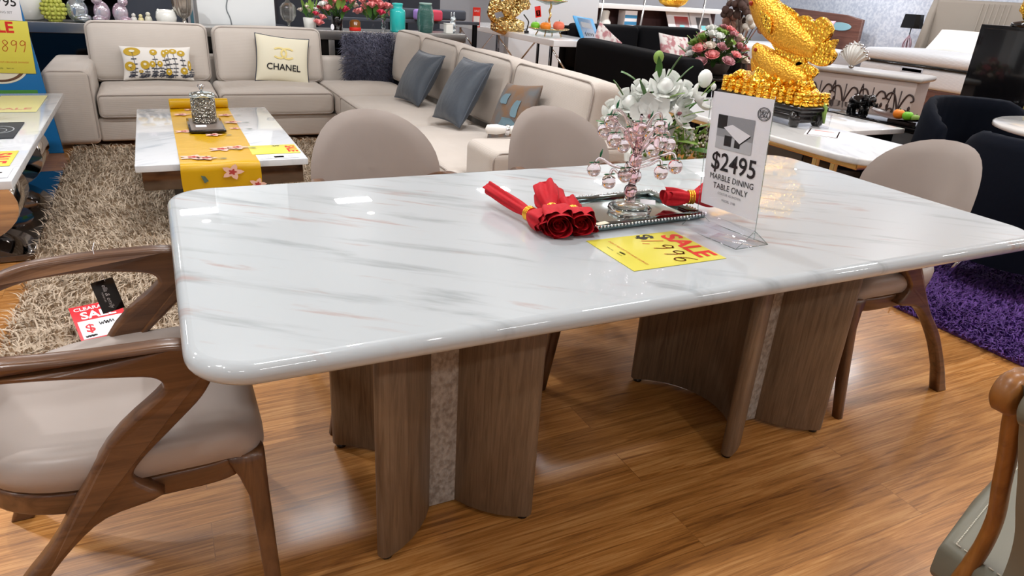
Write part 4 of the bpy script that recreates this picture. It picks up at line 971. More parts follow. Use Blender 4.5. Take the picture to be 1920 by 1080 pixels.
bouquet('lily_pot', 'white pot with small white blooms and a pink lily', (1.42, 6.36, CZ), (V1, MT['porcelain']), cluster(6, .1, .08, .06, .16, .03, ['petal', 'petal', 'cream'])+[('lily', 'pink', .06, -.12, .07, .055), ('lily', 'pink', .1, -.1, .12, .045), ('lily', 'hotpink', .04, -.1, .15, .035)], leafset(12, .08, .1, .2, .1, .04, ['leaf', 'leaf2']), .08)
V2 = B().lathe([(.045, 0), (.05, .004), (.06, .12), (.055, .125)], (0, 0, 0), 18)
bouquet('mixed_flowers', 'mixed pale pink and green flowers in a black pot', (1.69, 6.38, CZ), (V2, MT['black']), cluster(16, .2, .1, .12, .19, .048, ['pink', 'cream', 'pink', 'petal', 'hotpink']), leafset(22, .16, .1, .22, .12, .05, ['leaf', 'leaf2', 'leaf']), .1)
V3 = B().lathe([(.03, 0), (.035, .004), (.012, .03), (.008, .13), (.03, .16)], (0, 0, 0), 14)
bouquet('rose_bunch', 'coral pink rose bunch in a slim clear vase', (2.06, 6.40, CZ), (V3, MT['clear']), cluster(14, .19, .1, .13, .17, .056, ['pink', 'pink', 'pink', 'hotpink']), leafset(12, .12, .1, .16, .14, .05, ['leaf', 'leaf2']), .1)
t = lathe_thing('amber_candle', 'squat amber glass candle with a red band', 'candle', (1.85, 6.31, CZ), [(.045, 0), (.055, .005), (.055, .035), (.053, .036), (.056, .08), (.04, .1), (.015, .105)], MT['amber'], 'jar'); obj('red_band', B().lathe([(.0565, .002), (.0575, .004), (.0575, .032), (.0565, .034)], (0, 0, 0), 20), MT['redink'], t)
lathe_thing('glass_candlestick', 'clear twisted glass candlestick next to the turquoise jar', 'candlestick', (2.14, 6.31, CZ), [(.034, 0), (.036, .006), (.014, .02), (.024, .04), (.012, .06), (.02, .08), (.012, .1), (.028, .125), (.024, .13)], MT['glass'])
t = thing('price_tag', 'white oval price tag standing against the black pot', 'tag', (1.62, 6.285, CZ)); obj('card', B().prism([(.017*math.cos(a), .028*math.sin(a)) for a in np.linspace(0, 2*PI, 17)[:-1]], .002, basis((0, 0, .03), (1, 0, 0), (0, .1, 1)), bev=0, seg=1), MT['paper'], t)
lathe_thing('turquoise_jar', 'turquoise ceramic jar with a stepped neck', 'jar', (2.30, 6.35, CZ), [(.07, 0), (.078, .006), (.08, .19), (.074, .212), (.05, .222), (.052, .255), (.056, .262), (.054, .272), (.03, .276)], MT['teal'], n=28)
t = lathe_thing('green_vase', 'dark sea green ribbed glass vase with a paler rim', 'vase', (2.60, 6.35, CZ), [(.066, 0), (.074, .006), (.088, .09), (.086, .18), (.066, .26), (.06, .268), (.064, .284), (.056, .286)], MT['seaglass'], n=28); obj('rim', B().lathe([(.059, .27), (.066, .276), (.066, .288), (.058, .29)], (0, 0, 0), 24), M('rim_glass', (150, 180, 172), .2), t)
figure('small pale deer-like figurine near the gold dragon', 2.93, 6.42, .2, SILV, s=.8)
t = thing('ivory_box', 'small ivory box standing at the end of the silver console', 'box', (2.86, 6.36, CZ)); obj('body', B().box((-.04, -.04, 0), (.04, .04, .09), .006), MT['porcelain'], t); obj('lid', B().box((-.042, -.042, .09), (.042, .042, .1), .003), MT['porcelain'], t)

# dark shop displays further back
def simple_sofa(name, label, x0, x1, y0, y1, h, sh, mat, cat='sofa', arms=True, facing=-1, n=2, legs=True):
    t = thing(name, label, cat, ((x0+x1)/2, (y0+y1)/2, 0)); hx, hy = (x1-x0)/2, (y1-y0)/2
    obj('base', B().box((-hx, -hy, .05), (hx, hy, sh-.14), .02), mat, t)
    for i in range(n):
        w_ = 2*hx/n; obj('seat_cushion', B().box((-hx+w_*i+.005, -hy, sh-.14), (-hx+w_*(i+1)-.005, hy-.2, sh), .04, n=3, bulge=(0, 0, .015)), mat, t)
        obj('back_cushion', B().box((-hx+w_*i+.005, hy-.24, sh-.1), (-hx+w_*(i+1)-.005, hy, h), .05, n=3, bulge=(0, .02, 0)), mat, t)
    if arms:
        for sg in (-1, 1): obj('arm', B().box((sg*hx-.11, -hy, .05), (sg*hx+.11, hy, sh+.18), .05), mat, t)
    for sx in (-1, 1):
        for sy in (-1, 1): obj('leg', B().lathe([(.02, 0), (.025, .06)], (sx*(hx-.1), sy*(hy-.1), 0), 8), MT['black'], t)
    return t
simple_sofa('dark_sofa', 'dark charcoal sofa in shadow behind the flower console', 1.5, 3.75, 8.3, 9.2, 1.34, .5, M('charcoal_dark', (40, 42, 50), .85), n=3)
t = thing('display_cabinet', 'tall black display cabinet with shelves behind the silver figurines', 'cabinet', (-.9, 7.5, 0))
obj('body', B().box((-.7, -.1, .0), (.72, .3, 1.9), .005), MT['blackmat'], t)
for z in (.75, 1.02): obj('shelf', B().box((-.68, -.32, z), (.7, -.1, z+.025), .003), MT['black'], t)
t = thing('headboard_panel', 'slate grey upholstered panel between the figurines and white pillar', 'headboard', (.14, 7.4, 0)); obj('cushion_panel', B().box((-.34, -.06, .3), (.235, .06, 1.35), .04, n=4, bulge=(0, .02, 0)), MT['charcoal'], t)
for sg in (-1, 1): obj('leg', B().box((sg*.2-.08, -.03, 0), (sg*.2-.02, .03, .31), .004), MT['black'], t)
t = thing('teal_screen', 'narrow teal blue standing panel beside the white pillar', 'panel', (.40, 7.36, 0)); obj('panel', B().box((-.0, -.02, 0), (.03, .02, 1.6), .004), M('teal_panel', (84, 132, 148), .6), t); obj('foot', B().box((-.05, -.1, 0), (.03, .1, .02), .004), MT['black'], t)
t = thing('grey_bench', 'dark bench with a grey rail behind the turquoise jar', 'bench', (2.75, 7.5, 0)); obj('rail', B().box((-1.1, -.03, .84), (.95, .03, .875), .004), MT['charcoal'], t)
for x in (-1.05, 0, .9): obj('leg', B().box((x-.025, -.025, 0), (x+.025, .025, .84), .003), MT['blackmat'], t)
obj('backrest', B().box((-.35, .03, .88), (.8, .1, 1.0), .03), MT['charcoal'], t)
t = thing('folded_cloth', 'folded red and lilac printed cloth behind the green vase', 'cloth', (3.02, 7.45, .875)); 
for (x, c, n_) in ((0, (206, 74, 74), 'fold'), (-.1, (150, 120, 190), 'fold'), (.09, (196, 60, 84), 'fold')): obj(n_, B().box((x-.07, -.08, 0), (x+.07, .08, .12), .03), M('fold_cloth', c, .7), t)

# ---------------------------------------------------------------- white console with the gold dragon
t = thing('white_console', 'white gloss console table with crossed chrome legs behind the sofa', 'console', (4.27, 7.4, 0))
obj('tabletop', B().box((-.33, -1.42, .735), (.33, 1.5, .80), .005), MT['gloss_white'], t)
for y in (-1.3, .1, 1.4):
    for sg in (-1, 1):
        obj('leg', B().box((sg*.29-.015, y-.015, 0), (sg*.29+.015, y+.015, .735), .003), MT['chrome'], t)
    obj('cross_bar', B().tube([(-.28, y, .06), (.28, y, .70)], .011, 8), MT['chrome'], t); obj('cross_bar', B().tube([(.28, y, .06), (-.28, y, .70)], .011, 8), MT['chrome'], t)
t = thing('gold_dragon', 'gold dragon ornament on the white console', 'ornament', (3.98, 7.25, .8))
obj('rock_base', B().ball((0, 0, .07), (.2, .14, .12), nu=18, nv=12, fn=lambda d: 1+.18*math.sin(9*d.x+4*d.z)*math.sin(8*d.y)) if False else B().box((-.19, -.1, 0), (.19, .1, .12), .02, n=5, bulge=(0, .03, .05)), MT['pale_gold'], t)
b = B().tube(catmull([(-.18, 0, .1), (-.24, -.02, .22), (-.1, -.05, .28), (.02, 0, .2), (.14, .02, .26), (.12, 0, .38), (-.02, -.04, .4), (-.1, -.06, .46)], 6), [.02+.045*math.sin(PI*min(1, i/42*.9+.1)) for i in range(43)], 10)
obj('coiled_body', b, MT['pale_gold'], t)
h = B().ball((-.12, -.08, .48), (.08, .07, .06), nu=12, nv=8); h.ball((-.19, -.1, .46), (.06, .04, .035)); obj('head', h, MT['pale_gold'], t)
for (x, z) in ((-.2, .3), (-.02, .33), (.18, .32), (.08, .42)): obj('fin', B().ball((x, -.05, z), (.09, .04, .08), nu=14, nv=10, fn=lambda d: 1+.25*math.sin(7*d.x+3*d.z)*math.cos(6*d.z)), MT['pale_gold'], t)
t = thing('twig_ornament', 'thin dark twig ornament beside the gold dragon', 'ornament', (4.08, 6.92, .8)); obj('stem', B().tube(catmull([(0, 0, .02), (.01, 0, .07), (.02, 0, .13), (-.01, 0, .17), (-.05, 0, .21)], 4), .008, 7), MT['darkwood'], t); obj('stand', B().lathe([(.03, 0), (.03, .03), (.01, .035)], (0, 0, 0), 10), MT['darkwood'], t); obj('side_branch', B().tube([(0, 0, .05), (-.05, 0, .045)], .006, 6), MT['darkwood'], t)
t = thing('fruit_stand', 'two-tier glass fruit stand on the white console', 'stand', (4.22, 6.62, .8))
def dish(z, r): return B().lathe([(r*.3, z), (r, z+.045), (r*1.02, z+.05), (r*.98, z+.047), (r*.3, z+.006)], (0, 0, 0), 28)
for n_, z, r in (('lower_dish', .035, .24), ('upper_dish', .34, .19)):
    o = obj(n_, dish(z, r), MT['dish_glass'], t, recalc=False); obj('rim', B().tube([(r*math.cos(a), r*math.sin(a), z+.048) for a in np.linspace(0, 2*PI, 33)[:-1]], .005, 6, closed=True), MT['brass'], o)
obj('post', B().tube([(.007*math.cos(a), .007*math.sin(a), .04+.31*a/20) for a in np.linspace(0, 20, 40)], .012, 8), MT['brass'], t)
for k in range(4): a = PI/4+k*PI/2; obj('foot', B().tube([(.13*math.cos(a), .13*math.sin(a), .05), (.16*math.cos(a), .16*math.sin(a), 0)], .007, 6), MT['brass'], t)
def fruit(name, label, cat, loc, r, mat, ribs=0, flat=.9):
    t = thing(name, label, cat, loc); obj('flesh', B().ball((0, 0, r*flat), (r, r, r*flat), nu=18, nv=10, fn=lambda d: 1-.2*max(0, d.z)**8-.05*ribs*abs(math.sin(3*math.atan2(d.y, d.x)))), mat, t); obj('stalk', B().tube([(0, 0, r*1.65*flat), (.004, 0, r*2.1*flat)], .004, 6), MT['leaf'], t); return t
fruit('pumpkin', 'orange pumpkin on the lower dish of the fruit stand', 'fruit', (4.15, 6.58, .852), .068, MT['orange'], 1, .8)
fruit('peach', 'pink peach on the lower dish of the fruit stand', 'fruit', (4.31, 6.55, .856), .068, MT['peach'])
fruit('green_gourd', 'green fruit half hidden behind the orange pumpkin', 'fruit', (4.07, 6.68, .856), .055, MT['lime'])
fruit('red_apple', 'red apple on the upper dish of the fruit stand', 'fruit', (4.14, 6.6, 1.16), .06, MT['apple'])
fruit('green_apple', 'green apple on the upper dish of the fruit stand', 'fruit', (4.29, 6.6, 1.16), .062, MT['lime'])
for (x, z, y, n_) in ((4.05, 1.06, 6.6, 'red and white price tag hanging below the fruit stand upper dish'), (3.40, .80, 7.0, '')):
    if n_:
        card('price_tag', n_, 'tag', (x, y, z), (1, 0, .2), (-.2, 0, 1), .075, .12, lambda b, Mx: (b.quad(.05, .06, Mx, 1, cy=-.015), b.text('5', .05, Mx, 0, cy=-.015, z=.001)), [MT['redink'], MT['paper']], th=.004)
t = thing('red_sign', 'small red sale sign standing beside the gold dragon', 'sign', (3.72, 7.62, .8)); b = B().box((-.05, -.004, 0), (.05, .004, .24), .001); Mx = basis((0, -.0045, .12), (1, 0, 0), (0, 0, 1)); b.text('SALE', .035, Mx, 1, cy=.08); b.quad(.085, .12, Mx, 1, cy=-.04); obj('card', b, [MT['redink'], MT['paper']], t, recalc=False); obj('foot', B().box((-.04, -.03, 0), (.04, .03, .006), .001), MT['paper'], t)

# ---------------------------------------------------------------- black corner sofa, shelf, flower basket
t = thing('black_sofa', 'black velvet corner sofa behind the white flowers', 'sofa', (5.4, 5.7, 0))
for (lo, hi) in (((4.66, 5.3, .05), (6.6, 7.1, .30)),): obj('base', B().box(lo, hi, .03), MT['blackmat'], t, world=True)
b = B().box((4.14, 4.02, .05), (4.42, 5.88, .85), .07, seg=4, n=6)
b.v = [(x, y, z-(.03*(5.88-y)/1.8 if z > .4 else 0)) for x, y, z in b.v]
obj('side_back', b, MT['blackmat'], t, world=True)
for x0, x1 in ((4.68, 5.6), (5.62, 6.6)):
    obj('back_cushion', B().box((x0, 6.72, .42), (x1, 7.02, .94), .06, n=3, bulge=(0, .02, 0)), MT['blackmat'], t, world=True)
    obj('seat_cushion', B().box((x0, 5.7, .30), (x1, 6.72, .45), .05, n=3), MT['blackmat'], t, world=True)
obj('rear_back', B().box((4.66, 7.0, .05), (6.65, 7.14, .9), .04), MT['blackmat'], t, world=True)
PRN = M('print_pillow', (216, 210, 206), .7, var=((12, 12, 12), .06), rgb2=(176, 120, 124))
cushion('print_cushion', 'white printed cushion with pink motif standing on the black sofa', .48, .46, .14, (5.55, 5.9, .69), (1, .1, -.1), (.05, .5, 1), PRN)
cushion('print_cushion', 'pale printed cushion with one corner showing above the black sofa back', .46, .46, .14, (4.95, 6.5, .68), (.8, .1, -.5), (.5, .3, .8), PRN)
t = card('price_board', 'blue edged price board lying on the black sofa back', 'sign', (4.70, 6.55, .90), (.95, .1, -.1), (-.2, .7, .75), .3, .34, lambda b, Mx: (b.quad(.2, .3, Mx, 1), b.quad(.14, .08, Mx, 2, cy=.05, z=.001), b.text('$899', .07, Mx, 3, cy=-.09, z=.001)), [M('edge_blue', (60, 150, 206), .4), MT['paper'], MT['midgrey'], MT['ink']], th=.012)
t = thing('display_shelf', 'white shelf on slanted metal legs behind the black sofa', 'shelf', (7.9, 9.3, 0))
obj('shelf_board', B().box((-1.45, -.2, 1.07), (1.3, .2, 1.14), .004), MT['white'], t); obj('shelf_board', B().box((-1.45, -.25, .68), (1.3, .25, .72), .004), MT['redwood'], t)
for x in (-1.35, -.55, .7, 1.2):
    obj('leg', B().tube([(x-.12, -.2, 0), (x, -.18, 1.3)], .02, 6), MT['steel'], t)
obj('rear_panel', B().box((-1.45, .2, .4), (1.3, .22, 1.06), .003), M('maroon_panel', (72, 44, 42), .7), t)
for i, (x, c, n_) in enumerate(((.28, (196, 60, 60), 'red pictured magazine leaning on the dark shelf'), (.75, (206, 204, 200), 'white printed leaflet leaning beside the red magazine'))):
    card('magazine', n_, 'magazine', (7.9+x, 9.2, .90), (1, 0, 0), (.2, .5, .85), .5, .42, lambda b, Mx: (b.quad(.3, .22, Mx, 1, cx=.05), b.quad(.1, .08, Mx, 2, cx=.04, cy=-.08, z=.001)), [MT['paper'], M('cover_print', c if i == 0 else (110, 112, 118), .5), M('cover_teal', (110, 190, 196), .5)], th=.01)
t = thing('blue_box', 'blue and white striped box on the shelf behind the black sofa', 'box', (7.13, 9.25, .72)); b = B().box((-.12, -.1, 0), (.12, .1, .33), .004); Mx = basis((0, -.1015, .16), (1, 0, 0), (0, 0, 1)); [b.quad(.24, .05, Mx, 1, cy=-.12+.1*k) for k in range(3)]; obj('carton', b, [MT['paper'], M('box_blue', (60, 140, 190), .5)], t)
t = lathe_thing('white_jar', 'white round jar on the shelf beside the partition wall', 'jar', (6.68, 9.25, .72), [(.06, 0), (.1, .02), (.11, .14), (.07, .2), (.08, .3), (.05, .32)], MT['porcelain'])
t = lathe_thing('gold_bowl', 'fluted gold bowl on the top of the white shelf', 'bowl', (8.05, 9.3, 1.14), [(.1, 0), (.2, .05), (.26, .14), (.24, .14)], MT['carved_gold'], rib=.06, ribn=12, n=48)
t = thing('side_cabinet', 'black round-topped side table under the dusky flower basket', 'table', (4.95, 4.66, 0)); obj('top', B().lathe([(.0, .60), (.42, .60), (.44, .615), (.42, .63), (0, .63)], (0, 0, 0), 32), MT['black'], t); obj('drum', B().lathe([(.34, 0), (.36, .02), (.36, .58), (.3, .6)], (0, 0, 0), 28), MT['blackmat'], t)
V4 = B().lathe([(.1, 0), (.13, .01), (.17, .1), (.16, .11)], (0, 0, 0), 20)
bouquet('flower_basket', 'big dusky pink flower arrangement on the black side table', (5.0, 4.60, .63), (V4, M('basket', (74, 62, 56), .8)), cluster(44, .33, .26, .30, .14, .068, ['dusty', 'pink', 'cream', 'dusty', 'leaf2', 'petal', 'pink']), leafset(34, .3, .05, .3, .13, .05, ['leaf', 'leaf', 'leaf2']), .08)
t = thing('dried_sprays', 'brown and peach dried sprays in a jar behind the gold fish', 'flowers', (5.62, 4.93, 0)); obj('jar', B().lathe([(.12, 0), (.14, .5), (.08, .8), (.09, .82)], (0, 0, 0), 18), MT['darkwood'], t)
DR = M('dried_brown', (96, 76, 70), .9); PCH = M('dried_peach', (206, 158, 140), .8); WSP = M('dried_white', (222, 218, 208), .8)
for k in range(14):
    a = k*2.4; x, y = .26*math.cos(a)*(k/14)**.5, .26*math.sin(a)*(k/14)**.5; z = 1.18+.12*math.sin(k*1.7)
    b = B().tube([(0, 0, .8), (x*.6, y*.6, 1.05), (x, y, z)], .005, 5); 
    for q in range(10): b.ball((x+rs.uniform(-.06, .06), y+rs.uniform(-.06, .06), z+rs.uniform(-.06, .08)), rs.uniform(.025, .045), nu=6, nv=4)
    obj('spray', b, (DR, DR, PCH, WSP)[k % 4], t)

# ---------------------------------------------------------------- gold-legged marble table with the gold fish
t = thing('gold_console', 'white marble console with gold frame legs beside the end chair', 'table', (2.86, 1.66, 0))
obj('tabletop', B().prism(rrect(-.27, -.80, .27, .84, .16, 8), .03, T(0, 0, .735), bev=.008, seg=3), MT['pale_marble'], t)
obj('frame', B().box((-.21, -.7, .69), (.21, .74, .72), .004), MT['brass'], t)
for y in (-.52, .56):
    for sx in (-1, 1):
        for dy in (-.05, .05): obj('leg', B().box((sx*.19-.012, y+dy-.012, 0), (sx*.19+.012, y+dy+.012, .69), .002), MT['brass'], t)
t = thing('gold_fish_sculpture', 'large gold leaping fish sculpture on a black carved stand', 'sculpture', (2.98, 1.90, .75))
# local axes: x depth, y along the stand (towards +y = screen left)
st = B().box((-.10, -.38, .075), (.10, .25, .105), .012); st.box((-.085, -.36, .055), (.085, .23, .078), .006)
obj('stand_top', st, MT['darkwood'], t)
for sy in (-1, 1):
    for sx in (-1, 1):
        obj('stand_foot', B().tube(catmull([(sx*.075, sy*.255-.065, .065), (sx*.088, sy*.275-.065, .03), (sx*.075, sy*.26-.065, .012), (sx*.088, sy*.285-.065, .008)], 4), [.03]*4+[.026]*4+[.018]*4+[.012], 8), MT['darkwood'], t)
st = B()
for sy in (-1, 1): st.box((-.07, sy*.275-.077, .02), (.07, sy*.275-.053, .06), .008)
for sx in (-1, 1): st.box((sx*.085-.01, -.31, .03), (sx*.085+.01, .18, .06), .008)
obj('stand_skirt', st, MT['darkwood'], t)
wv = B()
def mound(u, v):
    y = .215-.575*u; hgt = (.075+.06*math.sin(PI*min(1, u*1.25))+.025*math.sin(u*23)) ; a = PI*v
    return (-.085*math.cos(a)*(1+.06*math.sin(u*40)), y, .105+hgt*math.sin(a)**.7*(1+.05*math.sin(v*20)))
wv.surf(mound, 50, 12)
for k in range(11):
    y = .20-.053*k
    for q in range(4+(k % 3 == 0)): wv.lathe([(.02, 0), (.0235, .003), (.0235, .013), (.02, .016)], (-.082+.003*(q % 2), y+.003*(q % 2), .106+.016*q), 10)
for k in range(5):
    for q in range(4): wv.lathe([(.02, 0), (.0235, .003), (.0235, .013), (.02, .016)], (-.06+.035*k, -.355+.004*(q % 2), .106+.016*q), 10)
for k in range(40): wv.ball((rs.uniform(-.08, -.03), rs.uniform(-.35, .2), .165+rs.uniform(0, .05)), rs.uniform(.01, .024), nu=7, nv=5)
obj('wave_base', wv, MT['carved_gold'], t, recalc=False)
def fish(pts, rad, thick, eye, mouth=True):
    """pts along the spine head->tail in (y,z), rad: half height"""
    P = catmull([(0, p[0], p[1]) for p in pts], 5); k = len(P); n = 14; vs = []; fs = []
    rr = np.interp(np.linspace(0, 1, k), np.linspace(0, 1, len(rad)), rad)
    for i in range(k):
        tg = (P[min(i+1, k-1)]-P[max(0, i-1)]).normalized(); nm = Vector((0, -tg.z, tg.y))
        for j in range(n):
            a = 2*PI*j/n; vs.append(P[i]+nm*float(rr[i])*math.cos(a)+Vector((1, 0, 0))*float(rr[i])*thick*math.sin(a))
    for i in range(k-1):
        for j in range(n): fs.append((i*n+j, i*n+(j+1) % n, (i+1)*n+(j+1) % n, (i+1)*n+j))
    fs += [tuple(range(n)), tuple(range((k-1)*n, k*n))]
    b = B().add(vs, fs); obj('fish_body', b, MT['scale_gold'], t)
    return P, rr
def fin(poly, x=0, th=.012, wav=.0):
    b = B(); c = Vector((x, sum(p[0] for p in poly)/len(poly), sum(p[1] for p in poly)/len(poly)))
    P = catmull([(0, p[0], p[1]) for p in poly], 3, True)
    b.prism([(p.y, p.z) for p in P], th, Matrix(((0, 0, 1, x), (1, 0, 0, 0), (0, 1, 0, 0), (0, 0, 0, 1))), bev=.004, seg=2); return obj('fin', b, MT['carved_gold'], t)
RE = M('red_eye', (150, 40, 16), .2)
fish([(.225, .66), (.142, .574), (.044, .503), (-.07, .445), (-.19, .40), (-.30, .362)], [.03, .066, .088, .094, .088, .066, .04], .62, None)
obj('eye', B().ball((-.045, .159, .563), (.012, .013, .013), nu=10, nv=8), RE, t)
fin([(.10, .60), (.03, .585), (-.074, .556), (-.15, .515), (-.09, .47), (.038, .54)])
fin([(-.13, .50), (-.20, .525), (-.25, .50), (-.29, .525), (-.335, .51), (-.37, .475), (-.36, .43), (-.30, .39), (-.2, .42)], th=.03)
fin([(-.27, .39), (-.34, .41), (-.41, .43), (-.40, .385), (-.425, .36), (-.395, .31), (-.33, .30), (-.25, .33)], th=.03)
fin([(.11, .47), (.05, .425), (-.02, .36), (-.06, .33), (-.03, .38), (.06, .45)], th=.02); fin([(-.01, .375), (-.08, .33), (-.14, .29), (-.23, .285), (-.25, .33), (-.13, .37)], th=.03)
fin([(.06, .53), (.02, .46), (-.04, .42), (-.02, .50)], -.062)
fish([(.118, .352), (.07, .315), (-.02, .27), (-.12, .24), (-.22, .22), (-.29, .21)], [.022, .05, .07, .08, .075, .055, .04], .7, None)
obj('eye', B().ball((-.036, .072, .335), (.009, .01, .01), nu=10, nv=8), RE, t)
fin([(-.2, .30), (-.28, .30), (-.34, .27), (-.31, .23), (-.34, .19), (-.24, .17)], th=.03); fin([(.06, .35), (-.03, .345), (-.13, .32), (-.03, .28)], th=.02); fin([(.03, .24), (-.05, .19), (-.12, .17), (-.04, .24)], -.05)
fish([(.12, .285), (.085, .245), (.03, .20), (-.03, .16)], [.012, .03, .036, .03], .6, None)
fish([(.0, .225), (-.06, .205), (-.12, .18), (-.17, .15)], [.016, .036, .042, .034], .6, None)
card('pink_card', 'pale card with pink print in front of the gold fish stand', 'card', (2.93, 1.40, .7515), (.6, -.8, 0), (.8, .6, 0), .16, .22, lambda b, Mx: (b.quad(.14, .2, Mx, 1), b.quad(.128, .188, Mx, 0, z=.0008), b.quad(.09, .02, Mx, 1, cy=.05, z=.001)), [MT['paper'], M('print_coral', (232, 150, 140), .5)])
t = thing('small_glass', 'small clear glass with a green sprig beside the gold fish stand', 'glass', (3.06, 1.52, .751)); obj('tumbler', B().lathe([(.028, 0), (.032, .07), (.03, .07), (.026, .006), (0, .006)], (0, 0, 0), 18), MT['clear'], t, recalc=False)
obj('sprig', B().tube([(0, 0, .02), (-.01, .01, .1), (-.02, .02, .13)], [.004, .016, .002], 6), MT['leaf2'], t)

# white flowers in a tall vase between table and console
VB = B().lathe([(.11, 0), (.12, .02), (.09, .3), (.07, .56), (.085, .68), (.075, .68)], (0, 0, 0), 22)
t = thing('white_flower_vase', 'white magnolia and rose arrangement in a tall floor vase', 'flowers', (1.93, 1.50, 0)); obj('vase', VB, MT['porcelain'], t)
VR = Vector((.85, -.53, 0)); VF = Vector((-.53, -.85, 0))
def at(a, z, f=0): p = VR*a+VF*f; return Vector((p.x, p.y, z))
for (a, z, r, f) in ((.05, .975, .066, .06), (.125, .95, .052, .03), (-.09, .895, .06, .05), (-.15, .85, .05, .02), (-.05, .955, .038, .03), (.17, .755, .046, .03), (-.17, .79, .04, .02), (.06, .91, .045, .05)):
    obj('bloom', rose(B(), at(a, z, f), r*1.1, 0, (VF+Vector((0, 0, .5)))), MT['petal'], t, recalc=False)
def magnolia(c, r, d, n=6):
    b = B(); Mx = basis(c, Vector(d).orthogonal(), Vector(d).cross(Vector(d).orthogonal()))
    for i in range(n):
        a = 2*PI*i/n
        def fn(u, v, a=a):
            w_ = math.sin(PI*min(1, .1+.9*v)**.8)*.5*r*(u-.5)*2
            rad = r*1.12*math.sin(v*1.35); z = r*(.75*v*v-.1*v+.3*(u-.5)**2*4*.4)
            return (rad*math.cos(a)-w_*math.sin(a), rad*math.sin(a)+w_*math.cos(a), z)
        b.surf(fn, 4, 6, 0, Mx)
    b.ball((0, 0, r*.1), (r*.12, r*.12, r*.2), 1, Mx, nu=8, nv=6)
    return b
for (a, z, r, d) in ((.0, .85, .078, (-.5, -.8, .25)), (.115, .87, .06, (.3, -.8, .3)), (.18, .93, .055, (.5, -.5, .5)), (-.10, .79, .052, (-.6, -.7, 0)), (.055, .775, .052, (-.1, -.9, .0))):
    obj('bloom', magnolia(at(a, z, .09), r*1.12, d), [MT['petal'], M('magnolia_heart', (150, 90, 96), .6) if 'magnolia_heart' not in bpy.data.materials else bpy.data.materials['magnolia_heart']], t, recalc=False)
for (a, z, r) in ((.215, 1.02, .03), (.01, 1.09, .022), (.255, .985, .012)):
    o = obj('bud', B().ball(at(a, z, .02), (r, r, r*1.5), nu=10, nv=8, fn=lambda d: 1-.3*max(0, d.z)), MT['petal'] if a > .1 else MT['leaf2'], t)
b = B()
for (a, z) in ((.215, 1.0), (.01, 1.08), (.255, .975), (.03, .95), (-.1, .86), (.16, .74), (.1, .83)): b.tube(catmull([(0, 0, .6), at(a*.5, .6+(z-.6)*.6), at(a, z)], 5), .004, 5)
obj('stems', b, MT['leaf'], t)
for (a, z, dx, dz, L, W, c) in ((.05, 1.02, .5, .8, .1, .03, 'leaf'), (.02, 1.01, -.2, .8, .09, .03, 'leaf'), (-.08, 1.0, -.9, .3, .07, .055, 'leaf'), (.19, .735, .8, -.15, .12, .085, 'leaf'), (.06, .93, .6, .2, .08, .03, 'leaf2'), (-.05, .84, -.1, .9, .06, .03, 'leaf2'), (.14, .86, .7, .2, .09, .03, 'leaf2'), (-.14, .8, -.8, .1, .09, .035, 'leaf'), (.05, .72, .2, -.5, .1, .04, 'leaf2'), (0, .75, -.3, -.3, .1, .04, 'leaf'), (.1, .68, .5, -.6, .1, .03, 'leaf2'), (.2, .95, .5, .6, .08, .025, 'leaf2'), (.08, .80, .8, .3, .09, .045, 'leaf'), (.12, .76, .7, -.1, .1, .05, 'leaf2'), (.14, .90, .9, .3, .1, .04, 'leaf'), (-.02, .92, -.5, .8, .09, .04, 'leaf'), (.09, 1.0, .7, .7, .09, .035, 'leaf'), (-.12, .93, -.7, .7, .08, .035, 'leaf'), (.2, .82, .9, .2, .09, .04, 'leaf2')):
    obj('leaf', leafblade(B(), at(a, z, .08), VR*dx+Vector((0, 0, dz))+VF*.25, L, W, 0), MT[c], t, recalc=False)
b = B()
for k in range(150): b.ball(at(.17+rs.gauss(0, .05), .745+rs.gauss(0, .05), .03+rs.uniform(0, .07)), .0055, nu=5, nv=4)
o = obj('filler_sprigs', b, MT['cream'], t); o['kind'] = 'stuff'
b = B()
for k in range(120):
    p = at(.14+rs.gauss(0, .07), .73+rs.gauss(0, .05), rs.uniform(0, .1)); b.tube([p, p+Vector((rs.uniform(-.03, .03), rs.uniform(-.03, .03), rs.uniform(.0, .05)))], [.009, .002], 5)
o = obj('filler_leaves', b, MT['leaf2'], t); o['kind'] = 'stuff'

# ---------------------------------------------------------------- low tables, navy chairs, round table
t = thing('marble_stand', 'long marble topped stand with black glass base behind the gold fish', 'table', (4.46, 2.95, 0)); obj('tabletop', B().box((-.34, -.69, .515), (.33, .75, .55), .004), MT['pale_marble'], t); obj('glass_base', B().box((-.3, -.64, 0), (.29, .7, .515), .006), MT['black'], t)
for y in (-.2, .25): obj('drawer_front', B().box((-.312, y-.2, .12), (-.3, y+.2, .46), .003), MT['smoke'], t)
t = thing('black_tv_stand', 'black gloss low stand carrying the elephant ornament', 'stand', (5.5, 2.95, 0)); obj('top_board', B().box((-.35, -.62, .47), (.35, .85, .50), .004), MT['black'], t); obj('body', B().box((-.3, -.58, 0), (.32, .8, .47), .006), MT['black'], t)
obj('grey_panel', B().box((-.33, -.6, .28), (-.3, .83, .46), .003), M('grey_gloss', (96, 96, 98), .2), t)
t = thing('elephant_ornament', 'black glossy elephant ornament on the black stand', 'ornament', (5.4, 3.16, .5)); 
obj('body', B().ball((0, 0, .085), (.06, .1, .06), nu=14, nv=10), MT['black'], t); h = B().ball((0, -.1, .11), (.045, .05, .05)); h.tube(catmull([(0, -.13, .1), (-.01, -.17, .07), (-.02, -.19, .1)], 4), [.018-.0012*i for i in range(9)], 8); obj('head', h, MT['black'], t)
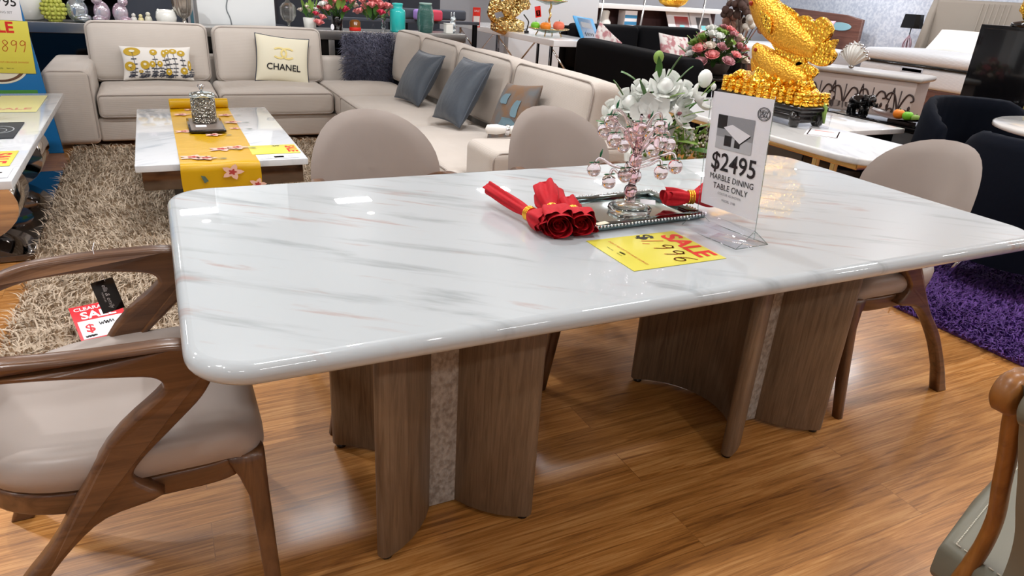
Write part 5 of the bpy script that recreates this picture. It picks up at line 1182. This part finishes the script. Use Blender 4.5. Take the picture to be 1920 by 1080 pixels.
for sg in (-1, 1):
    obj('ear', B().ball((sg*.045, -.08, .12), (.012, .035, .04), nu=8, nv=6), MT['black'], t)
    for y in (-.06, .06): obj('leg', B().lathe([(.022, 0), (.02, .06)], (sg*.03, y, 0), 10), MT['black'], t)
t = thing('leaf_dish', 'dark leaf-shaped dish of fruit on the black stand', 'dish', (5.3, 2.66, .5)); 
def lf(u, v):
    y = .3-.6*v; w_ = .13*math.sin(PI*min(.99, .06+.9*v)); return ((u-.5)*2*w_, y, .02+.05*abs(u-.5)**1.5+.09*(v-.45)**2*2.2)
obj('dish', B().surf(lf, 6, 14), M('dark_bronze', (64, 44, 40), .25), t, recalc=False); obj('foot', B().box((-.04, -.1, 0), (.04, .1, .022), .004), bpy.data.materials['dark_bronze'], t)
fruit('orange', 'orange in the dark leaf dish', 'fruit', (5.3, 2.70, .527), .045, MT['orange'])
fruit('green_pear', 'larger green pear next to the orange in the leaf dish', 'fruit', (5.3, 2.62, .527), .042, MT['lime'])
fruit('green_pear', 'small green fruit at the end of the leaf dish', 'fruit', (5.3, 2.55, .53), .033, MT['leaf2'])
def tub_chair(label, loc, rz, r=.36, h=.80, s0=-1.9, s1=1.9):
    t = thing('tub_chair', label, 'chair', loc, rz, 'navy tub chairs at the round table')
    # back opens towards +x
    b = B(); n = 36; prof = [(-.0, .18), (.0, .5), (.015, .74), (.035, .785), (.06, .80), (.085, .785), (.09, .72), (.085, .45)]
    vs = []; fs = []
    for i in range(n+1):
        a = PI+s0+(s1-s0)*i/n; dip = .16*max(0, (abs(a-PI)-.9)/1.0)**1.3; fl = .008*math.cos((a-PI)*26)
        for (ins, z) in prof: 
            rr = r-ins+(fl if ins > .05 else 0); vs.append((rr*math.cos(a), rr*math.sin(a), z*h/.8-(dip if z > .4 else 0)))
    m_ = len(prof)
    for i in range(n):
        for j in range(m_-1): fs.append((i*m_+j, i*m_+j+1, (i+1)*m_+j+1, (i+1)*m_+j))
    fs += [tuple(range(m_)), tuple(range(n*m_, (n+1)*m_))]
    obj('backrest', b.add(vs, fs), MT['navy'], t)
    obj('seat', B().lathe([(.27, .2), (.31, .24), (.31, .42), (.27, .47), (.1, .48)], (0.02, 0, 0), 28), MT['navy'], t)
    for sx in (-1, 1):
        for sy in (-1, 1): obj('leg', B().tube([(sx*.16, sy*.16, .22), (sx*.24, sy*.24, 0)], [.016, .012], 8), MT['chrome'], t)
    return t
tub_chair('navy tub chair with its back towards the end of the dining table', (4.02, .92, 0), R(20), .40)
tub_chair('navy tub chair on the far side of the round table near the black cabinet', (4.95, 1.83, 0), R(-115), .39)
t = thing('round_table', 'round white marble table between the navy tub chairs', 'table', (4.87, 1.08, 0)); obj('tabletop', B().lathe([(0, .715), (.54, .715), (.57, .725), (.57, .745), (.56, .75), (0, .75)], (0, 0, 0), 48), MT['pale_marble'], t); obj('pillar', B().lathe([(.09, .03), (.06, .2), (.06, .6), (.12, .715)], (0, 0, 0), 24), MT['black'], t); obj('base', B().lathe([(.3, 0), (.3, .02), (.1, .035)], (0, 0, 0), 32), MT['black'], t)
t = thing('black_cabinet', 'tall black gloss cabinet behind the navy tub chairs', 'cabinet', (7.2, 2.5, 0)); obj('carcass', B().box((-.2, -.95, 0), (.3, .82, 1.25), .006), MT['black'], t)
for y in (-.5, .36): obj('door', B().box((-.215, y-.42, .05), (-.2, y+.42, 1.22), .004), MT['black'], t)
t = thing('gold_ornament', 'dark gold ornament on top of the black cabinet', 'ornament', (7.1, 2.98, 1.25)); obj('foot', B().lathe([(.12, 0), (.12, .03), (.06, .05)], (0, 0, 0), 16), MT['darkwood'], t); obj('figure', B().ball((0, 0, .18), (.08, .09, .14), nu=14, nv=10, fn=lambda d: 1+.15*math.sin(7*d.z)*math.cos(5*d.y)), MT['carved_gold'], t)
cushion('olive_cushion', 'olive patterned cushion standing behind the round table', .42, .42, .14, (5.70, 1.83, .81), (-.2, -1, 0), (.2, .1, 1), MT['olive'])
simple_sofa('dining_bench', 'dark bench seat behind the round table holding the olive cushion', 5.5, 6.0, 1.35, 2.2, .58, .58, MT['navy'], 'bench', arms=False, n=1)

# ---------------------------------------------------------------- beds against the papered wall
t = thing('carved_chest', 'cream chest with dark scrolled ironwork in front of the beds', 'chest', (6.64, 4.03, 0), R(20))
obj('body', B().box((-.22, -.48, .06), (.2, .55, .69), .01), M('cream_lacquer', (188, 176, 170), .45), t); obj('top', B().box((-.25, -.53, .69), (.21, .60, .745), .027, seg=3), M('grey_marble_top', (176, 174, 172), .3), t)
sc_ = B()
def cane(y, z0, dy, h, r=.05):
    s_ = 1 if dy > 0 else -1
    pts = [(-.222, y, z0), (-.222, y+dy*.25, z0+h*.55), (-.222, y+dy*.6, z0+h), (-.222, y+dy, z0+h*.95), (-.222, y+dy+s_*r*.3, z0+h*.7), (-.222, y+dy-s_*r*.2, z0+h*.62)]
    sc_.tube(catmull(pts, 4), .0085, 6)
for y in (-.36, -.10, .17, .43):
    sc_.tube([(-.222, y, .08), (-.222, y, .6)], .006, 6)
    for z0 in (.1, .25, .40):
        for fl in (-1, 1): cane(y, z0, fl*(.09+.02*(z0 > .3)), .17)
    for fl in (-1, 1):
        sc_.ball((-.222, y+fl*.10, .44), (.006, .014, .026), nu=8, nv=6); sc_.ball((-.222, y+fl*.09, .28), (.006, .012, .022), nu=8, nv=6)
for y in (-.29, .01, .29): 
    for fl in (-1, 1): sc_.tube(catmull([(-.222, y, .1), (-.222, y+fl*.035, .25), (-.222, y+fl*.03, .45), (-.222, y, .62)], 5), .006, 6)
obj('scroll_inlay', sc_, M('dark_iron', (52, 38, 36), .5), t, recalc=False)
for sy in (-.43, .5): obj('leg', B().lathe([(.03, 0), (.04, .06)], (-.17, sy, 0), 10), MT['redwood'], t)
t = thing('shell_ornament', 'white fluted clam shell ornament on the scrolled chest', 'ornament', (6.38, 4.12, .748))
def shell(u, v):
    a = R(-65+130*u); rad = .22*v*(1+.04*math.cos(u*18*PI)*v); y = -rad*math.sin(a)*.85; z = .015+rad*math.cos(a)*1.05
    return (-.05*math.sin(PI*u)*math.sin(PI*min(1, v*.9))+.012*math.cos(u*18*PI)*v, y, z)
obj('fluted_shell', B().surf(shell, 72, 10), MT['porcelain'], t, recalc=False); obj('hinge', B().ball((0, 0, .02), (.025, .03, .02), nu=10, nv=6), MT['steel'], t)
b = B(); [b.ball(shell(u, 1.0), .012, nu=6, nv=4) for u in np.linspace(0, 1, 26)]; obj('bead_edge', b, MT['chrome'], t)
t = thing('oval_bed', 'wooden bed whose headboard has a pale blue oval', 'bed', (10.2, 9.0, 0)); obj('headboard', B().prism([(-.95, 0), (.86, 0), (.86, 1.12), (.5, 1.18), (-.95, 1.24)], .07, Matrix(((0, 0, -1, 1.2), (-1, 0, 0, 0), (0, 1, 0, 0), (0, 0, 0, 1))), bev=.015), MT['redwood'], t)
obj('oval_inlay', B().prism([(.42+.24*math.cos(a), .98+.07*math.sin(a)) for a in np.linspace(0, 2*PI, 25)[:-1]], .02, Matrix(((0, 0, -1, 1.158), (-1, 0, 0, 0), (0, 1, 0, 0), (0, 0, 0, 1))), bev=.003, seg=1), M('pale_blue_oval', (130, 170, 180), .4), t)
obj('mattress', B().box((-.78, -.9, .28), (1.12, .9, .60), .07, n=3), MT['mattress'], t); obj('bed_base', B().box((-.78, -.92, .0), (1.15, .92, .28), .01), MT['redwood'], t)
cushion('pink_pillow', 'dusty pink pillow on the bed with the blue oval', .7, .5, .2, (10.9, 8.75, .85), (0, -1, 0), (.5, 0, 1), M('pink_linen', (206, 160, 170), .8))
t = thing('plush_bed', 'bed with a tall taupe winged headboard and thick white mattress', 'bed', (10.6, 5.75, 0))
hb = B(); 
hb.box((.62, -1.15, .3), (.76, 1.0, 1.52), .05, n=3); obj('headboard', hb, MT['taupe'], t)
for y in (-1.15, 1.03): obj('headboard_wing', B().prism([(.40, .3), (.76, .3), (.80, 1.5), (.66, 1.55), (.58, 1.3)], .12, Matrix(((1, 0, 0, 0), (0, 0, -1, y), (0, 1, 0, 0), (0, 0, 0, 1))), bev=.035), MT['taupe'], t)
hl = B(); [hl.tube([(.615, y, .5), (.615, y-.05, 1.48)], .012, 6) for y in np.linspace(-.1, .3, 6)]; obj('channel_stitching', hl, MT['taupe'], t)
obj('bed_base', B().box((-.92, -1.02, .0), (.62, .86, .33), .01), MT['redwood'], t)
obj('lower_mattress', B().box((-.95, -1.05, .33), (.6, .88, .60), .05, n=2), MT['mattress'], t); obj('black_tape', B().box((-.957, -1.057, .60), (.6, .887, .622), .006), MT['black'], t); obj('plush_top', B().box((-.96, -1.06, .622), (.6, .89, .79), .075, seg=4, n=5, bulge=(0, 0, .02)), MT['mattress'], t)
card('mattress_label', 'blue and silver label on the side of the thick mattress', 'label', (9.646, 5.75, .53), (0, -1, 0), (0, 0, 1), .34, .12, lambda b, Mx: (b.quad(.3, .04, Mx, 1, cy=.02)), [M('label_silver', (180, 190, 204), .3), M('label_blue', (96, 120, 170), .4)], th=.004)
cushion('bed_pillow', 'white pillow propped on the thick white mattress', .8, .42, .22, (10.8, 5.95, .93), (0, -1, 0), (.7, 0, .75), MT['white_cloth'])
cushion('bed_pillow', 'ivory ruffled pillow beside the white bed pillow', .7, .42, .22, (10.72, 5.2, .92), (0, -1, -.1), (.7, 0, .75), MT['cream'])
t = thing('bedside_lamp', 'table lamp with a black square patterned shade between the beds', 'lamp', (11.2, 7.05, .62)); 
b = B().lathe([(.16, .44), (.165, .44), (.14, .65), (.135, .65)], (0, 0, 0), 4, M=RZ(R(45))); b.sm = [False]*len(b.f)
o = obj('lamp_shade', b, MT['black'], t)
pr = B(); [pr.disc(r_, r_, basis((-.113+.03*(z-.44)/.2-.006, y, z), (0, -1, 0), (.09, 0, 1)), 0, inner=.75, n=16) for (y, z, r_) in ((.03, .58, .026), (-.03, .56, .03), (.05, .51, .022), (-.05, .5, .018), (.0, .49, .024), (-.06, .6, .02))]; obj('ring_print', pr, M('silver_print', (190, 190, 196), .4), o, recalc=False)
b = B(); [b.tube(catmull([(0, 0, .02), (.055*math.cos(a), .055*math.sin(a), .12), (.06*math.cos(a), .06*math.sin(a), .22), (0, 0, .34)], 5), .007, 5) for a in np.linspace(0, 2*PI, 9)[:-1]]; obj('wire_base', b, M('blush_metal', (190, 160, 172), .3, .6), t); obj('stem', B().tube([(0, 0, .0), (0, 0, .46)], .008, 6), MT['black'], t)
t = thing('bedside_table', 'small bedside table under the black shaded lamp', 'table', (11.2, 7.05, 0)); obj('carcass', B().box((-.2, -.15, .04), (.25, .2, .60), .008), MT['redwood'], t); obj('top', B().box((-.22, -.17, .60), (.27, .22, .62), .004), MT['redwood'], t)

# ---------------------------------------------------------------- scroll-backed leather chair at the corner of the view
t = thing('scroll_chair', 'grey green leather chair with scrolled honey wood frame', 'chair', (1.25, -.85, 0))
SPN = catmull([(.992, 0, .90), (1.012, 0, .862), (1.041, 0, .804), (1.079, 0, .738), (1.118, 0, .662), (1.160, 0, .584), (1.178, 0, .512), (1.172, 0, .452), (1.145, 0, .34), (1.08, 0, .16), (1.02, 0, 0)], 5)
for yy, dy in ((-.605, .085), (-1.10, -.085)):
    path = [(p.x, yy+dy*(1-min(1, p.z/.9)), p.z) for p in SPN]
    wd = [float(q) for q in np.interp(np.linspace(0, 1, len(path)), [0, .12, .5, .8, 1], [.015, .0135, .013, .014, .013])]
    b = B().tube(path, wd, 12)
    b.tube([(.992, yy-.012, .872), (.992, yy-.006, .872), (.992, yy+.012, .872), (.992, yy+.018, .872)], [.025, .031, .031, .025], 20)
    obj('side_stile', b, MT['honey'], t, world=True)
LS = [p for p in SPN if p.z > .42]
b = B()
for off in (.014, -.016):
    b.surf(lambda u, v: (LS[int(v*(len(LS)-1))].x+off-.012*math.sin(PI*u), -.615-.47*u, LS[int(v*(len(LS)-1))].z+off*.3), 8, len(LS)-1)
b.tube([(.992, -.625, .872), (.992, -.63, .872), (.992, -1.08, .872), (.992, -1.085, .872)], [.027, .0335, .0335, .027], 20)
obj('backrest', b, MT['greyleather'], t, world=True)
SE = [(1.165, -.512), (1.35, -.456), (1.56, -.405), (1.60, -.45), (1.60, -1.18), (1.56, -1.22), (1.172, -1.14)]
obj('seat', B().prism(SE, .085, T(0, 0, .432), bev=.02, seg=4), MT['greyleather'], t, world=True)
b = B(); L0, L1 = Vector((1.18, -.53, .476)), Vector((1.55, -.43, .476))
for k in range(60):
    p = L0.lerp(L1, k/60); q = L0.lerp(L1, (k+.6)/60); b.tube([p, q], .0013, 5)
for k in range(24):
    p = L0.lerp(Vector((1.18, -1.1, .476)), k/40); q = L0.lerp(Vector((1.18, -1.1, .476)), (k+.6)/40); b.tube([p, q], .0013, 5)
obj('stitching', b, MT['stitch'], t, world=True)
obj('seat_rail', B().prism([(x+(1.3-x)*.04, y+(-.85-y)*.04) for x, y in SE], .05, T(0, 0, .372), bev=.006), MT['honey'], t, world=True)
for yy in (-.50, -1.18): obj('leg', B().tube([(1.56, yy, .37), (1.57, yy, .2), (1.58, yy, 0)], [.024, .02, .014], 10), MT['honey'], t, world=True)
